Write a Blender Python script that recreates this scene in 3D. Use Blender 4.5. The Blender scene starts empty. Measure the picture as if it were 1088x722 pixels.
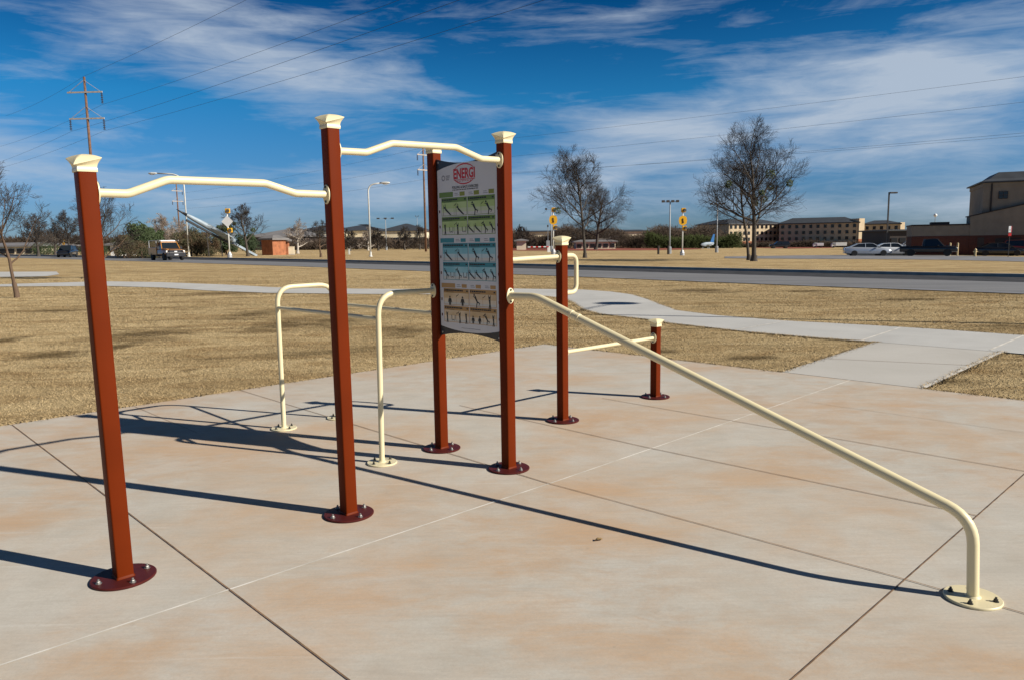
import bpy, math, random
import numpy as np
from mathutils import Vector, Matrix, Euler

R = math.radians
S = bpy.context.scene
COL = S.collection
rnd = random.Random(7)

# ------------------------------------------------------------------ camera
PIT, ROL, FPX, CAMH = math.atan(103/800), -0.015, 800.0, 1.62
cam = bpy.data.cameras.new('camera'); cam.sensor_width = 36; cam.lens = FPX/1088*36
cam.clip_start = .05; cam.clip_end = 12000
camo = bpy.data.objects.new('camera', cam); COL.objects.link(camo)
camo.matrix_world = Matrix.Translation((0, 0, CAMH)) @ Matrix.Rotation(math.pi/2-PIT, 4, 'X') @ Matrix.Rotation(ROL, 4, 'Z')
S.camera = camo

# ------------------------------------------------------------------ sun, sky, exposure
SUN_EL, SUN_AZ = R(31), R(-21)            # azimuth counted from +X towards +Y
sd = Vector((math.cos(SUN_AZ)*math.cos(SUN_EL), math.sin(SUN_AZ)*math.cos(SUN_EL), math.sin(SUN_EL)))
sl = bpy.data.lights.new('sun', 'SUN'); sl.energy = 5.0; sl.angle = R(.5); sl.color = (1, .93, .82)
so = bpy.data.objects.new('sun', sl); COL.objects.link(so)
so.rotation_euler = (-sd).to_track_quat('-Z', 'Y').to_euler()

S.view_settings.view_transform = 'Standard'; S.view_settings.look = 'None'
S.view_settings.gamma = 1; S.view_settings.use_curve_mapping = False
S.view_settings.exposure = 0.36

W = bpy.data.worlds.new('World'); S.world = W; W.use_nodes = True
def build_sky():
    nt = W.node_tree; n = nt.nodes; l = nt.links; n.clear()
    def N(t, **kw):
        x = n.new(t)
        for k, v in kw.items(): setattr(x, k, v)
        return x
    def M(op, a, b=None, c=None, clamp=False):
        x = N('ShaderNodeMath', operation=op, use_clamp=clamp)
        for i, q in enumerate((a, b, c)):
            if q is None: continue
            if isinstance(q, (int, float)): x.inputs[i].default_value = q
            else: l.new(q, x.inputs[i])
        return x.outputs[0]
    out = N('ShaderNodeOutputWorld'); bg = N('ShaderNodeBackground'); bg.inputs[1].default_value = .0665
    sky = N('ShaderNodeTexSky', sky_type='NISHITA'); sky.sun_disc = False
    sky.sun_elevation = SUN_EL; sky.sun_rotation = math.pi/2-SUN_AZ
    sky.altitude = 400; sky.air_density = 1.0; sky.dust_density = .5; sky.ozone_density = 1.6
    tint = N('ShaderNodeMix', data_type='RGBA', blend_type='MULTIPLY'); tint.inputs[0].default_value = 1
    l.new(sky.outputs[0], tint.inputs[6])
    tc = N('ShaderNodeTexCoord'); sep = N('ShaderNodeSeparateXYZ'); l.new(tc.outputs['Generated'], sep.inputs[0])
    x, y, z = sep.outputs
    # the deep, polarised blue of the day: strongest a little above the horizon
    rp = N('ShaderNodeValToRGB'); el_ = rp.color_ramp.elements
    stops = ((.0, (.34, .52, .88)), (.05, (.30, .54, .96)), (.18, (.09, .60, 1.0)), (.29, (.010, .30, .62)), (.5, (.05, .17, .32)), (1.0, (.25, .24, .28)))
    while len(el_) < len(stops): el_.new(.5)
    for e_, (p_, c_) in zip(el_, stops): e_.position = p_; e_.color = (*c_, 1)
    l.new(M('MAXIMUM', z, 0.0), rp.inputs[0]); l.new(rp.outputs[0], tint.inputs[7])
    az = M('ARCTAN2', x, y); el = M('ARCSINE', z)
    comb = N('ShaderNodeCombineXYZ'); l.new(az, comb.inputs[0]); l.new(M('MULTIPLY', el, 2.0), comb.inputs[1])
    def cloud_noise(rot, sc, loc, scale, detail, rough, dist):
        mp = N('ShaderNodeMapping'); mp.inputs['Rotation'].default_value = (0, 0, R(rot)); mp.inputs['Scale'].default_value = (*sc, 1); mp.inputs['Location'].default_value = (*loc, 0)
        l.new(comb.outputs[0], mp.inputs[0]); t = N('ShaderNodeTexNoise'); l.new(mp.outputs[0], t.inputs['Vector'])
        for k, q in (('Scale', scale), ('Detail', detail), ('Roughness', rough), ('Distortion', dist)): t.inputs[k].default_value = q
        return t
    n1 = cloud_noise(-16, (1, 1.9), (2.3, 1.1), 4.0, 12, .57, .5)
    n2 = cloud_noise(-12, (1, 3.6), (5.2, 3.7), 8.5, 10, .62, .7)
    # where the cloud banks stand: blobs in direction space (azimuth, elevation)
    def bank(a, e, wa, we, slope=0.0):
        da = M('DIVIDE', M('SUBTRACT', az, R(a)), R(wa))
        de = M('DIVIDE', M('SUBTRACT', M('SUBTRACT', el, R(e)), M('MULTIPLY', M('SUBTRACT', az, R(a)), slope)), R(we))
        q = M('ADD', M('MULTIPLY', da, da), M('MULTIPLY', de, de))
        return M('EXPONENT', M('MULTIPLY', q, -1.0))
    cov = None
    for b, wgt in ((bank(26, 9, 17, 4.6, .12), .50), (bank(10, 8.3, 9, 1.8, .12), .26), (bank(-25, 16, 8, 3.4, -.25), .40), (bank(-14, 11.5, 7, 4.0, -.35), .34),
                   (bank(-37, 5, 10, 3.0), .30), (bank(4, 4.6, 26, 2.6), .26), (bank(-14, 4, 12, 2.0), .14), (bank(34, 1.6, 14, 1.6), .22), (bank(10, 15.5, 14, 2.0, .1), .13), (bank(22, 4.2, 10, 1.1), -.16), (bank(3, 12, 6, 1.6), -.10)):
        t = M('MULTIPLY', b, wgt); cov = t if cov is None else M('ADD', cov, t)
    s1 = M('ADD', M('MULTIPLY', M('SUBTRACT', n1.outputs[0], .5), 2.0), M('MULTIPLY', M('SUBTRACT', n2.outputs[0], .5), 1.05))
    d = M('MULTIPLY', M('SUBTRACT', M('ADD', s1, M('MULTIPLY', cov, 1.5)), .06), 1.10, clamp=True)
    d = M('POWER', d, 1.15)
    d = M('MULTIPLY', d, .86)
    mix = N('ShaderNodeMix', data_type='RGBA'); l.new(d, mix.inputs[0]); l.new(tint.outputs[2], mix.inputs[6])
    mix.inputs[7].default_value = (5.6, 6.5, 7.7, 1)
    l.new(mix.outputs[2], bg.inputs[0]); l.new(bg.outputs[0], out.inputs[0])
build_sky()

# ------------------------------------------------------------------ where things stand
def sst(a, b, t):
    t = min(1, max(0, (t-a)/(b-a))); return t*t*(3-2*t)
def terr(x, y):
    """gentle fall of the land to the right, level round the pad"""
    s = sst(14, 60, y)
    xc = max(-160, min(220, x))
    return -(.0115 if xc > 0 else .007)*xc*s
def ray(px, py):
    dx, dy = (px-544)/FPX, -(py-361)/FPX
    c, s = math.cos(ROL), math.sin(ROL); dx, dy = c*dx-s*dy, s*dx+c*dy
    cp, sp = math.cos(PIT), math.sin(PIT)
    return Vector((dx, cp+sp*dy, -sp+cp*dy))
def at(px, py, up=0.0):
    """point of the ground seen at a spot of the photograph"""
    r = ray(px, py); r = r/r.y; y0, y1 = 1.0, 900.0
    f = lambda y: CAMH+r.z*y-terr(r.x*y, y)
    for _ in range(60):
        m = (y0+y1)/2
        if f(m) > 0: y0 = m
        else: y1 = m
    return Vector((r.x*y0, y0, terr(r.x*y0, y0)+up))
def far(px, Y, up=0.0):
    r = ray(px, 262); x = r.x/r.y*Y
    return Vector((x, Y, terr(x, Y)+up))
def hz(py, px, Y):
    r = ray(px, py); return CAMH+r.z/r.y*Y

# ------------------------------------------------------------------ materials
def mat(name, base, rough=.6, var=0.0, vscale=5.0, metal=0.0, bump=0.0, bscale=60.0, col2=None, spec=.5, coat=0.0, coords='Object', detail=6):
    m = bpy.data.materials.new(name); m.use_nodes = True
    nt = m.node_tree; b = nt.nodes['Principled BSDF']
    b.inputs['Base Color'].default_value = (*base, 1); b.inputs['Roughness'].default_value = rough
    b.inputs['Metallic'].default_value = metal; b.inputs['Specular IOR Level'].default_value = spec
    b.inputs['Coat Weight'].default_value = coat
    if var or col2 or bump:
        tc = nt.nodes.new('ShaderNodeTexCoord')
    if var or col2:
        no = nt.nodes.new('ShaderNodeTexNoise'); no.inputs['Scale'].default_value = vscale; no.inputs['Detail'].default_value = detail
        nt.links.new(tc.outputs[coords], no.inputs['Vector'])
        cr = nt.nodes.new('ShaderNodeValToRGB')
        c2 = col2 or tuple(min(1, c*(1+var)) for c in base)
        c1 = base if col2 else tuple(c*(1-var) for c in base)
        cr.color_ramp.elements[0].position = .36; cr.color_ramp.elements[1].position = .64
        cr.color_ramp.elements[0].color = (*c1, 1); cr.color_ramp.elements[1].color = (*c2, 1)
        nt.links.new(no.outputs[0], cr.inputs[0]); nt.links.new(cr.outputs[0], b.inputs['Base Color'])
    if bump:
        nb = nt.nodes.new('ShaderNodeTexNoise'); nb.inputs['Scale'].default_value = bscale; nb.inputs['Detail'].default_value = 6
        bp = nt.nodes.new('ShaderNodeBump'); bp.inputs['Strength'].default_value = bump; bp.inputs['Distance'].default_value = .02
        nt.links.new(tc.outputs[coords], nb.inputs['Vector']); nt.links.new(nb.outputs[0], bp.inputs['Height']); nt.links.new(bp.outputs[0], b.inputs['Normal'])
    return m

class NT:
    """small helper to write node materials"""
    def __init__(s, name):
        s.m = bpy.data.materials.new(name); s.m.use_nodes = True; s.t = s.m.node_tree
        s.b = s.t.nodes['Principled BSDF']
    def n(s, t, **kw):
        x = s.t.nodes.new(t)
        for k, v in kw.items():
            if k in x.inputs: x.inputs[k].default_value = v
            else: setattr(x, k, v)
        return x
    def link(s, a, b): s.t.links.new(a, b)
    def pos(s): return s.n('ShaderNodeNewGeometry').outputs['Position']
    def noise(s, vec, scale, detail=6, rough=.5, dist=0.0, sc=None, rot=0.0):
        if sc:
            mp = s.n('ShaderNodeMapping'); mp.inputs['Scale'].default_value = sc; mp.inputs['Rotation'].default_value = (0, 0, rot)
            s.link(vec, mp.inputs[0]); vec = mp.outputs[0]
        x = s.n('ShaderNodeTexNoise'); x.inputs['Scale'].default_value = scale; x.inputs['Detail'].default_value = detail
        x.inputs['Roughness'].default_value = rough; x.inputs['Distortion'].default_value = dist
        s.link(vec, x.inputs['Vector']); return x.outputs[0]
    def ramp(s, fac, *stops):
        r = s.n('ShaderNodeValToRGB'); e = r.color_ramp.elements
        while len(e) < len(stops): e.new(.5)
        for i, (p, c) in enumerate(stops):
            e[i].position = p; e[i].color = (*c, 1) if isinstance(c, tuple) else (c, c, c, 1)
        s.link(fac, r.inputs[0]); return r.outputs[0]
    def mix(s, fac, a, b, mode='MIX'):
        x = s.n('ShaderNodeMix', data_type='RGBA', blend_type=mode)
        for sock, v in ((x.inputs[0], fac), (x.inputs[6], a), (x.inputs[7], b)):
            if isinstance(v, (int, float)): sock.default_value = v if sock.type == 'VALUE' else (v, v, v, 1)
            elif isinstance(v, tuple): sock.default_value = (*v, 1)
            else: s.link(v, sock)
        return x.outputs[2]
    def bump(s, h, strength, dist=.01):
        x = s.n('ShaderNodeBump'); x.inputs['Strength'].default_value = strength; x.inputs['Distance'].default_value = dist
        s.link(h, x.inputs['Height']); s.link(x.outputs[0], s.b.inputs['Normal'])
    def done(s, colour, rough=.8, spec=.3):
        if isinstance(colour, tuple): s.b.inputs['Base Color'].default_value = (*colour, 1)
        else: s.link(colour, s.b.inputs['Base Color'])
        if isinstance(rough, float): s.b.inputs['Roughness'].default_value = rough
        else: s.link(rough, s.b.inputs['Roughness'])
        s.b.inputs['Specular IOR Level'].default_value = spec
        return s.m

PATCHES = [(62, 375, 80, 6), (150, 355, 110, 9), (128, 367, 40, 6), (272, 333, 70, 6), (300, 345, 100, 9), (6, 361, 36, 6), (356, 342, 90, 8), (425, 352, 70, 7), (200, 392, 26, 2),
           (745, 309, 90, 3), (860, 309, 60, 2), (700, 372, 60, 4), (800, 379, 80, 3), (1010, 404, 80, 4), (960, 318, 90, 2), (230, 312, 120, 2), (60, 330, 90, 2)]
def patches(t, p, spots=PATCHES, edge_scale=1.3, gain=.26, lo=.54, hi=.78, top=.95):
    """worn, darker thatch showing through the turf: irregular spots at fixed places"""
    edge = t.noise(p, edge_scale, 9, .74, .8, sc=(.6, 1.3, 1)); tot = None
    for px, py, w, h in spots:
        c = at(px, py); a, b_ = at(px, py-h), at(px, py+h); rx, ry = w/2*c.y/FPX, max(.12, (a.y-b_.y)/2)
        mp = t.n('ShaderNodeMapping'); mp.vector_type = 'TEXTURE'; mp.inputs['Location'].default_value = (c.x, c.y, 0); mp.inputs['Scale'].default_value = (rx, ry, 1e6); t.link(p, mp.inputs[0])
        ln = t.n('ShaderNodeVectorMath', operation='LENGTH'); t.link(mp.outputs[0], ln.inputs[0])
        g = t.n('ShaderNodeMath', operation='SUBTRACT'); g.inputs[0].default_value = 1.25; t.link(ln.outputs['Value'], g.inputs[1])
        if tot is None: tot = g.outputs[0]
        else:
            m_ = t.n('ShaderNodeMath', operation='MAXIMUM'); t.link(tot, m_.inputs[0]); t.link(g.outputs[0], m_.inputs[1]); tot = m_.outputs[0]
    cl = t.n('ShaderNodeMath', operation='MAXIMUM'); t.link(tot, cl.inputs[0]); cl.inputs[1].default_value = -.25
    mu = t.n('ShaderNodeMath', operation='MULTIPLY_ADD'); t.link(cl.outputs[0], mu.inputs[0]); mu.inputs[1].default_value = gain; t.link(edge, mu.inputs[2])
    return t.ramp(mu.outputs[0], (lo, 0.0), (hi, top))
STAINS = [(360, 640, 300, 45), (300, 690, 200, 40), (440, 600, 240, 25), (610, 565, 220, 28), (110, 700, 160, 26), (28, 540, 110, 45), (40, 470, 120, 16), (240, 470, 160, 16), (640, 520, 150, 12), (770, 690, 260, 30), (560, 660, 200, 30),
          (960, 430, 140, 7), (640, 440, 110, 7), (850, 480, 140, 10), (620, 400, 90, 5), (330, 455, 70, 6), (1040, 420, 80, 6)]
def m_pad():
    t = NT('weathered_concrete'); p = t.pos()
    big = t.noise(p, .48, 8, .62, .6, sc=(1, 1.15, 1), rot=R(-44))
    streak = t.noise(p, 1.5, 10, .72, .5, sc=(.75, 1.25, 1), rot=R(-35))
    mid = t.noise(p, 3.2, 7, .65, .6, sc=(.7, 1.3, 1), rot=R(-60))
    fine = t.noise(p, 55, 5, .7)
    c = t.ramp(mid, (.30, (.475, .440, .378)), (.70, (.575, .538, .468)))
    pale = t.ramp(t.noise(p, .8, 6, .6, 1.5, sc=(1, .6, 1), rot=R(30)), (.46, 0.0), (.68, 1.0))
    c = t.mix(t.mix(1.0, pale, (.7, .7, .7), 'MULTIPLY'), c, (.58, .56, .51))
    rust = t.mix(1.0, t.ramp(big, (.41, 0.0), (.57, 1.0)), t.ramp(streak, (.32, 0.10), (.62, 1.0)), 'MULTIPLY')
    c = t.mix(t.mix(1.0, rust, (.74, .74, .74), 'MULTIPLY'), c, (.54, .355, .205))
    r2 = t.mix(1.0, t.ramp(t.noise(p, 3.4, 10, .76, .4, sc=(.75, 1.2, 1), rot=R(-30)), (.46, 0.0), (.66, 1.0)), t.ramp(t.noise(p, .42, 3, .5), (.40, 0.0), (.56, 1.0)), 'MULTIPLY')
    c = t.mix(t.mix(1.0, r2, (.50, .50, .50), 'MULTIPLY'), c, (.47, .285, .15))
    c = t.mix(patches(t, p, STAINS, 2.2, .20, .50, .80, .62), c, (.545, .345, .19))
    grime = t.ramp(t.noise(p, 5.5, 9, .72, .9, sc=(.55, 1.5, 1), rot=R(-44)), (.52, 0.0), (.72, 1.0))
    c = t.mix(t.mix(1.0, grime, (.30, .30, .30), 'MULTIPLY'), c, (.36, .32, .27))
    scuff = t.ramp(t.noise(p, 2.2, 6, .6, .25, sc=(.18, 5.0, 1), rot=R(62)), (.655, 0.0), (.70, 1.0))
    c = t.mix(t.mix(1.0, scuff, (.32, .32, .32), 'MULTIPLY'), c, (.66, .64, .59))
    lines = t.noise(p, 30, 4, .6, 0, sc=(.12, 1.8, 1), rot=R(-44))
    c = t.mix(t.mix(1.0, t.ramp(lines, (.42, 0.0), (.66, 1.0)), (.16, .16, .16), 'MULTIPLY'), c, (.34, .30, .25))
    grit = t.noise(p, 130, 3, .75)
    c = t.mix(t.mix(1.0, t.ramp(fine, (.35, 0.0), (.70, 1.0)), (.30, .30, .30), 'MULTIPLY'), c, (.36, .33, .28))
    c = t.mix(t.mix(1.0, t.ramp(grit, (.55, 0.0), (.72, 1.0)), (.35, .35, .35), 'MULTIPLY'), c, (.30, .27, .23))
    spk = t.ramp(t.noise(p, 17, 3, .5), (.70, 0.0), (.76, 1.0))
    c = t.mix(t.mix(1.0, spk, (.25, .25, .25), 'MULTIPLY'), c, (.30, .25, .19))
    brush = t.noise(p, 30, 4, .6, 0, sc=(.12, 1.8, 1), rot=R(-44))
    t.bump(t.mix(.5, fine, brush), .25, .004)
    return t.done(c, .82, .25)
def m_path(name, c1, c2):
    t = NT(name); p = t.pos()
    c = t.ramp(t.noise(p, .7, 7, .6, .6), (.3, c1), (.7, c2))
    f = t.noise(p, 40, 5, .7)
    c = t.mix(t.mix(1.0, t.ramp(f, (.3, 0.0), (.8, 1.0)), (.2, .2, .2), 'MULTIPLY'), c, tuple(x*.7 for x in c1))
    t.bump(f, .2, .004); return t.done(c, .85, .2)
STRAW, THATCH, DARKG = (.58, .44, .235), (.44, .31, .15), (.13, .10, .05)
def m_ground():
    t = NT('dormant_turf'); p = t.pos()
    a = t.noise(p, .22, 6, .6, 1.0, sc=(.45, 1.6, 1), rot=R(8))
    b = t.noise(p, 1.1, 7, .66, .8, sc=(.6, 1.5, 1), rot=R(-5))
    f = t.noise(p, 26, 6, .75)
    c = t.ramp(b, (.44, STRAW), (.64, (.36, .24, .11)))
    c = t.mix(t.ramp(a, (.50, 0.0), (.66, .6)), c, (.29, .195, .09))
    c = t.mix(t.ramp(t.noise(p, .55, 8, .72, 1.6, sc=(.35, 1.5, 1), rot=R(4)), (.56, 0.0), (.67, .7)), c, DARKG)
    c = t.mix(t.ramp(t.noise(p, .09, 7, .65, 1.2, sc=(.25, 2.2, 1), rot=R(2)), (.52, 0.0), (.66, .5)), c, (.20, .14, .06))
    c = t.mix(patches(t, p), c, (.15, .105, .05))
    c = t.mix(t.ramp(f, (.35, .28), (.60, 0.0)), c, (.24, .16, .075))
    t.bump(f, .9, .05); return t.done(c, .95, .1)
def m_blade():
    t = NT('dry_grass_blades'); p = t.pos()
    ri = t.n('ShaderNodeNewGeometry').outputs['Random Per Island']
    c = t.ramp(ri, (0.0, (.56, .42, .225)), (.5, (.68, .515, .285)), (1.0, (.79, .61, .36)))
    b = t.ramp(t.noise(p, 1.1, 7, .66, .8, sc=(.6, 1.5, 1), rot=R(-5)), (.44, 0.0), (.64, .62)); c = t.mix(b, c, (.46, .315, .15))
    a = t.ramp(t.noise(p, .22, 6, .6, 1.0, sc=(.45, 1.6, 1), rot=R(8)), (.50, 0.0), (.66, .5)); c = t.mix(a, c, (.40, .275, .13))
    d = t.ramp(t.noise(p, .55, 8, .72, 1.6, sc=(.35, 1.5, 1), rot=R(4)), (.56, 0.0), (.67, .7))
    c = t.mix(d, c, (.20, .145, .066)); c = t.mix(patches(t, p), c, (.17, .12, .055))
    nv = t.n('ShaderNodeVectorMath', operation='MULTIPLY_ADD'); t.link(t.n('ShaderNodeNewGeometry').outputs['Normal'], nv.inputs[0]); nv.inputs[1].default_value = (.42, .42, .42); nv.inputs[2].default_value = (0, 0, 1)
    no_ = t.n('ShaderNodeVectorMath', operation='NORMALIZE'); t.link(nv.outputs[0], no_.inputs[0]); t.link(no_.outputs[0], t.b.inputs['Normal'])
    return t.done(c, .85, .08)
def m_road():
    t = NT('worn_asphalt'); p = t.pos()
    c = t.ramp(t.noise(p, .5, 7, .6, .6, sc=(.3, 1.5, 1), rot=R(-50)), (.3, (.155, .158, .165)), (.7, (.215, .215, .22)))
    f = t.noise(p, 30, 4, .7); t.bump(f, .3, .01); return t.done(c, .85, .25)
def m_bark(name, c1, c2):
    t = NT(name); p = t.pos()
    c = t.ramp(t.noise(p, 7, 6, .65, .4, sc=(1.6, 1.6, .35)), (.3, c1), (.7, c2))
    t.bump(t.noise(p, 20, 5, .7, 0, sc=(1.6, 1.6, .3)), .6, .02); return t.done(c, .9, .15)
def m_brick():
    t = NT('red_brick'); tc = t.n('ShaderNodeTexCoord')
    br = t.n('ShaderNodeTexBrick'); br.inputs['Scale'].default_value = 3.2
    br.inputs['Color1'].default_value = (.13, .035, .022, 1); br.inputs['Color2'].default_value = (.09, .025, .018, 1)
    br.inputs['Mortar'].default_value = (.16, .11, .09, 1)
    mp = t.n('ShaderNodeMapping'); mp.inputs['Rotation'].default_value = (R(90), 0, 0); t.link(tc.outputs['Object'], mp.inputs[0]); t.link(mp.outputs[0], br.inputs['Vector'])
    return t.done(br.outputs[0], .85, .2)
M = {
 'pad': m_pad(), 'path': m_path('sidewalk_concrete', (.45, .445, .425), (.55, .545, .52)), 'walk': m_path('walkway_concrete', (.46, .44, .40), (.53, .51, .47)),
 'ground': m_ground(), 'blade': m_blade(), 'road': m_road(),
 'road_dark': mat('fresh_dark_asphalt', (.045, .045, .048), .85, .3, 1.5, spec=.2, coords='Object'),
 'kerb': mat('kerb_concrete', (.36, .34, .31), .85, .15, 2),
 'side': mat('parking_asphalt', (.19, .19, .20), .85, .2, .6),
 'track': mat('red_cinder', (.24, .055, .025), .95, .3, .3), 'dirt': mat('pink_dirt', (.40, .22, .13), .95, .25, .3),
 'joint': mat('joint_rust_filler', (.20, .12, .065), .95, .45, 9), 'joint_pale': mat('joint_pale_mortar', (.52, .485, .42), .9, .0, 5, col2=(.74, .71, .65)),
 'joint_grey': mat('joint_grey', (.24, .16, .10), .95, .3, 6),
 'red': mat('rust_red_powder_coat', (.128, .0170, .0014), .5, .10, 2.2, spec=.08, bump=.04, bscale=300),
 'maroon': mat('maroon_powder_coat', (.075, .012, .010), .5, .12, 12, spec=.22),
 'cream': mat('cream_powder_coat', (.74, .65, .41), .38, .03, 4, spec=.5),
 'bolt': mat('galvanised_bolt', (.34, .33, .31), .5, .15, 60, metal=.8), 'darkbolt': mat('dark_bolt', (.05, .05, .045), .5, .2, 60, metal=.3),
 'black': mat('black_plastic', (.018, .018, .022), .4, .1, 5), 'sheet': mat('matte_white_laminate', (.60, .60, .61), .45, .02, 3),
 'bark': m_bark('grey_bark', (.055, .047, .040), (.105, .09, .075)), 'twig': mat('brown_twigs', (.058, .049, .043), .9, .2, 1.0, spec=.1),
 'barkp': m_bark('pale_bark', (.38, .34, .29), (.55, .50, .43)), 'twigp': mat('pale_twigs', (.30, .25, .21), .9, .2, 1, spec=.1),
 'barkb': m_bark('brown_bark', (.10, .065, .045), (.16, .11, .075)),
 'mistle': mat('mistletoe_leaf', (.045, .065, .018), .7, .3, 3), 'cedar': mat('rusty_cedar_foliage', (.075, .04, .018), .8, 0, .9, col2=(.05, .055, .02)),
 'ever': mat('evergreen_foliage', (.035, .055, .016), .8, .35, .8), 'pine': mat('pine_foliage', (.03, .05, .015), .8, .35, .9),
 'brush': mat('winter_brush', (.060, .045, .034), .95, .35, .15, spec=.05), 'brush2': mat('brush_green', (.04, .05, .018), .9, .3, .3, spec=.05),
 'wood': mat('creosote_pole_wood', (.16, .085, .05), .85, .2, 3), 'arm': mat('weathered_arm_wood', (.42, .37, .32), .8, .15, 3),
 'wire': mat('cable', (.03, .03, .035), .6), 'glassy': mat('porcelain_insulator', (.05, .045, .05), .3),
 'galv': mat('galvanised_steel', (.50, .51, .52), .45, .08, 2, metal=.5), 'steelw': mat('pale_painted_steel', (.62, .62, .58), .5, .06, 2), 'greypole': mat('grey_painted_steel', (.30, .32, .34), .5, .08, 2),
 'darkpole': mat('dark_bronze_steel', (.05, .042, .036), .5, .1, 2), 'lamp': mat('lamp_lens', (.75, .75, .72), .25), 'yellow': mat('signal_yellow', (.80, .42, .012), .45, .05, 4),
 'white': mat('white_paint', (.80, .80, .78), .4, .03, 2), 'silver': mat('silver_car_paint', (.46, .49, .54), .25, .03, 1, metal=.35, coat=.6),
 'carwhite': mat('white_car_paint', (.72, .74, .77), .25, .02, 1, coat=.6), 'carblack': mat('black_car_paint', (.012, .012, .014), .22, 0, 1, coat=.6),
 'carred': mat('dark_red_car_paint', (.10, .012, .012), .25, 0, 1, coat=.6), 'orange': mat('orange_truck_paint', (.46, .19, .025), .35, .06, 2, coat=.4),
 'glass': mat('tinted_glass', (.015, .02, .025), .08, spec=.7), 'tyre': mat('rubber_tyre', (.02, .02, .02), .8), 'rim': mat('alloy_rim', (.45, .45, .46), .35, metal=.7),
 'redlens': mat('red_lens', (.35, .02, .015), .25), 'clear': mat('clear_lens', (.80, .80, .78), .15),
 'stucco': mat('tan_stucco', (.27, .225, .175), .9, .08, 1.2), 'stuccol': mat('cream_stucco', (.52, .415, .275), .9, .08, .6), 'trim': mat('dark_trim', (.03, .02, .016), .6, .1, 2),
 'brick': m_brick(), 'obrick': mat('orange_brick', (.34, .125, .055), .9, .18, 2), 'roof': mat('dark_standing_seam_roof', (.050, .055, .062), .55, .12, 1), 'roofg': mat('grey_metal_roof', (.20, .19, .185), .6, .12, .5),
 'win': mat('dark_window_glass', (.012, .012, .016), .12, spec=.6), 'frame': mat('brown_frame', (.06, .04, .03), .6), 'creamw': mat('cream_panel', (.66, .58, .42), .8, .06, 1),
 'missile': mat('pale_grey_skin', (.27, .33, .38), .5, .2, .8), 'mblack': mat('black_nose_paint', (.015, .015, .018), .45), 'blue': mat('blue_tail_paint', (.02, .13, .36), .4),
 'hyd': mat('faded_hydrant_paint', (.55, .42, .22), .6), 'stumpm': mat('dark_treated_post', (.04, .033, .028), .9, .2, 6), 'leaf': mat('dry_leaf', (.26, .17, .07), .8, .3, 60),
 'signred': mat('sign_red', (.55, .02, .02), .4), 'logored': mat('logo_red', (.50, .018, .022), .45), 'ink': mat('black_ink', (.012, .012, .014), .5), 'greyink': mat('grey_ink', (.22, .22, .24), .5),
 'green': mat('chart_green', (.13, .22, .035), .45, .05, 6), 'greenl': mat('chart_pale_green', (.46, .58, .26), .45, 0, 4.0, col2=(.34, .47, .13)),
 'teal': mat('chart_teal', (.03, .22, .27), .45, .05, 6), 'teall': mat('chart_pale_teal', (.36, .60, .65), .45, 0, 4.0, col2=(.18, .45, .52)),
 'greenl2': mat('chart_faint_green', (.50, .57, .36), .45), 'teall2': mat('chart_faint_teal', (.46, .60, .63), .45), 'tanl2': mat('chart_faint_tan', (.68, .58, .44), .45), 'paper': mat('chart_paper', (.56, .56, .52), .45),
 'tan': mat('chart_tan', (.42, .24, .08), .45, .05, 6), 'tanl': mat('chart_pale_tan', (.68, .54, .36), .45, 0, 4.0, col2=(.54, .37, .18)), 'olive': mat('chart_olive', (.22, .24, .02), .45),
}

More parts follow.
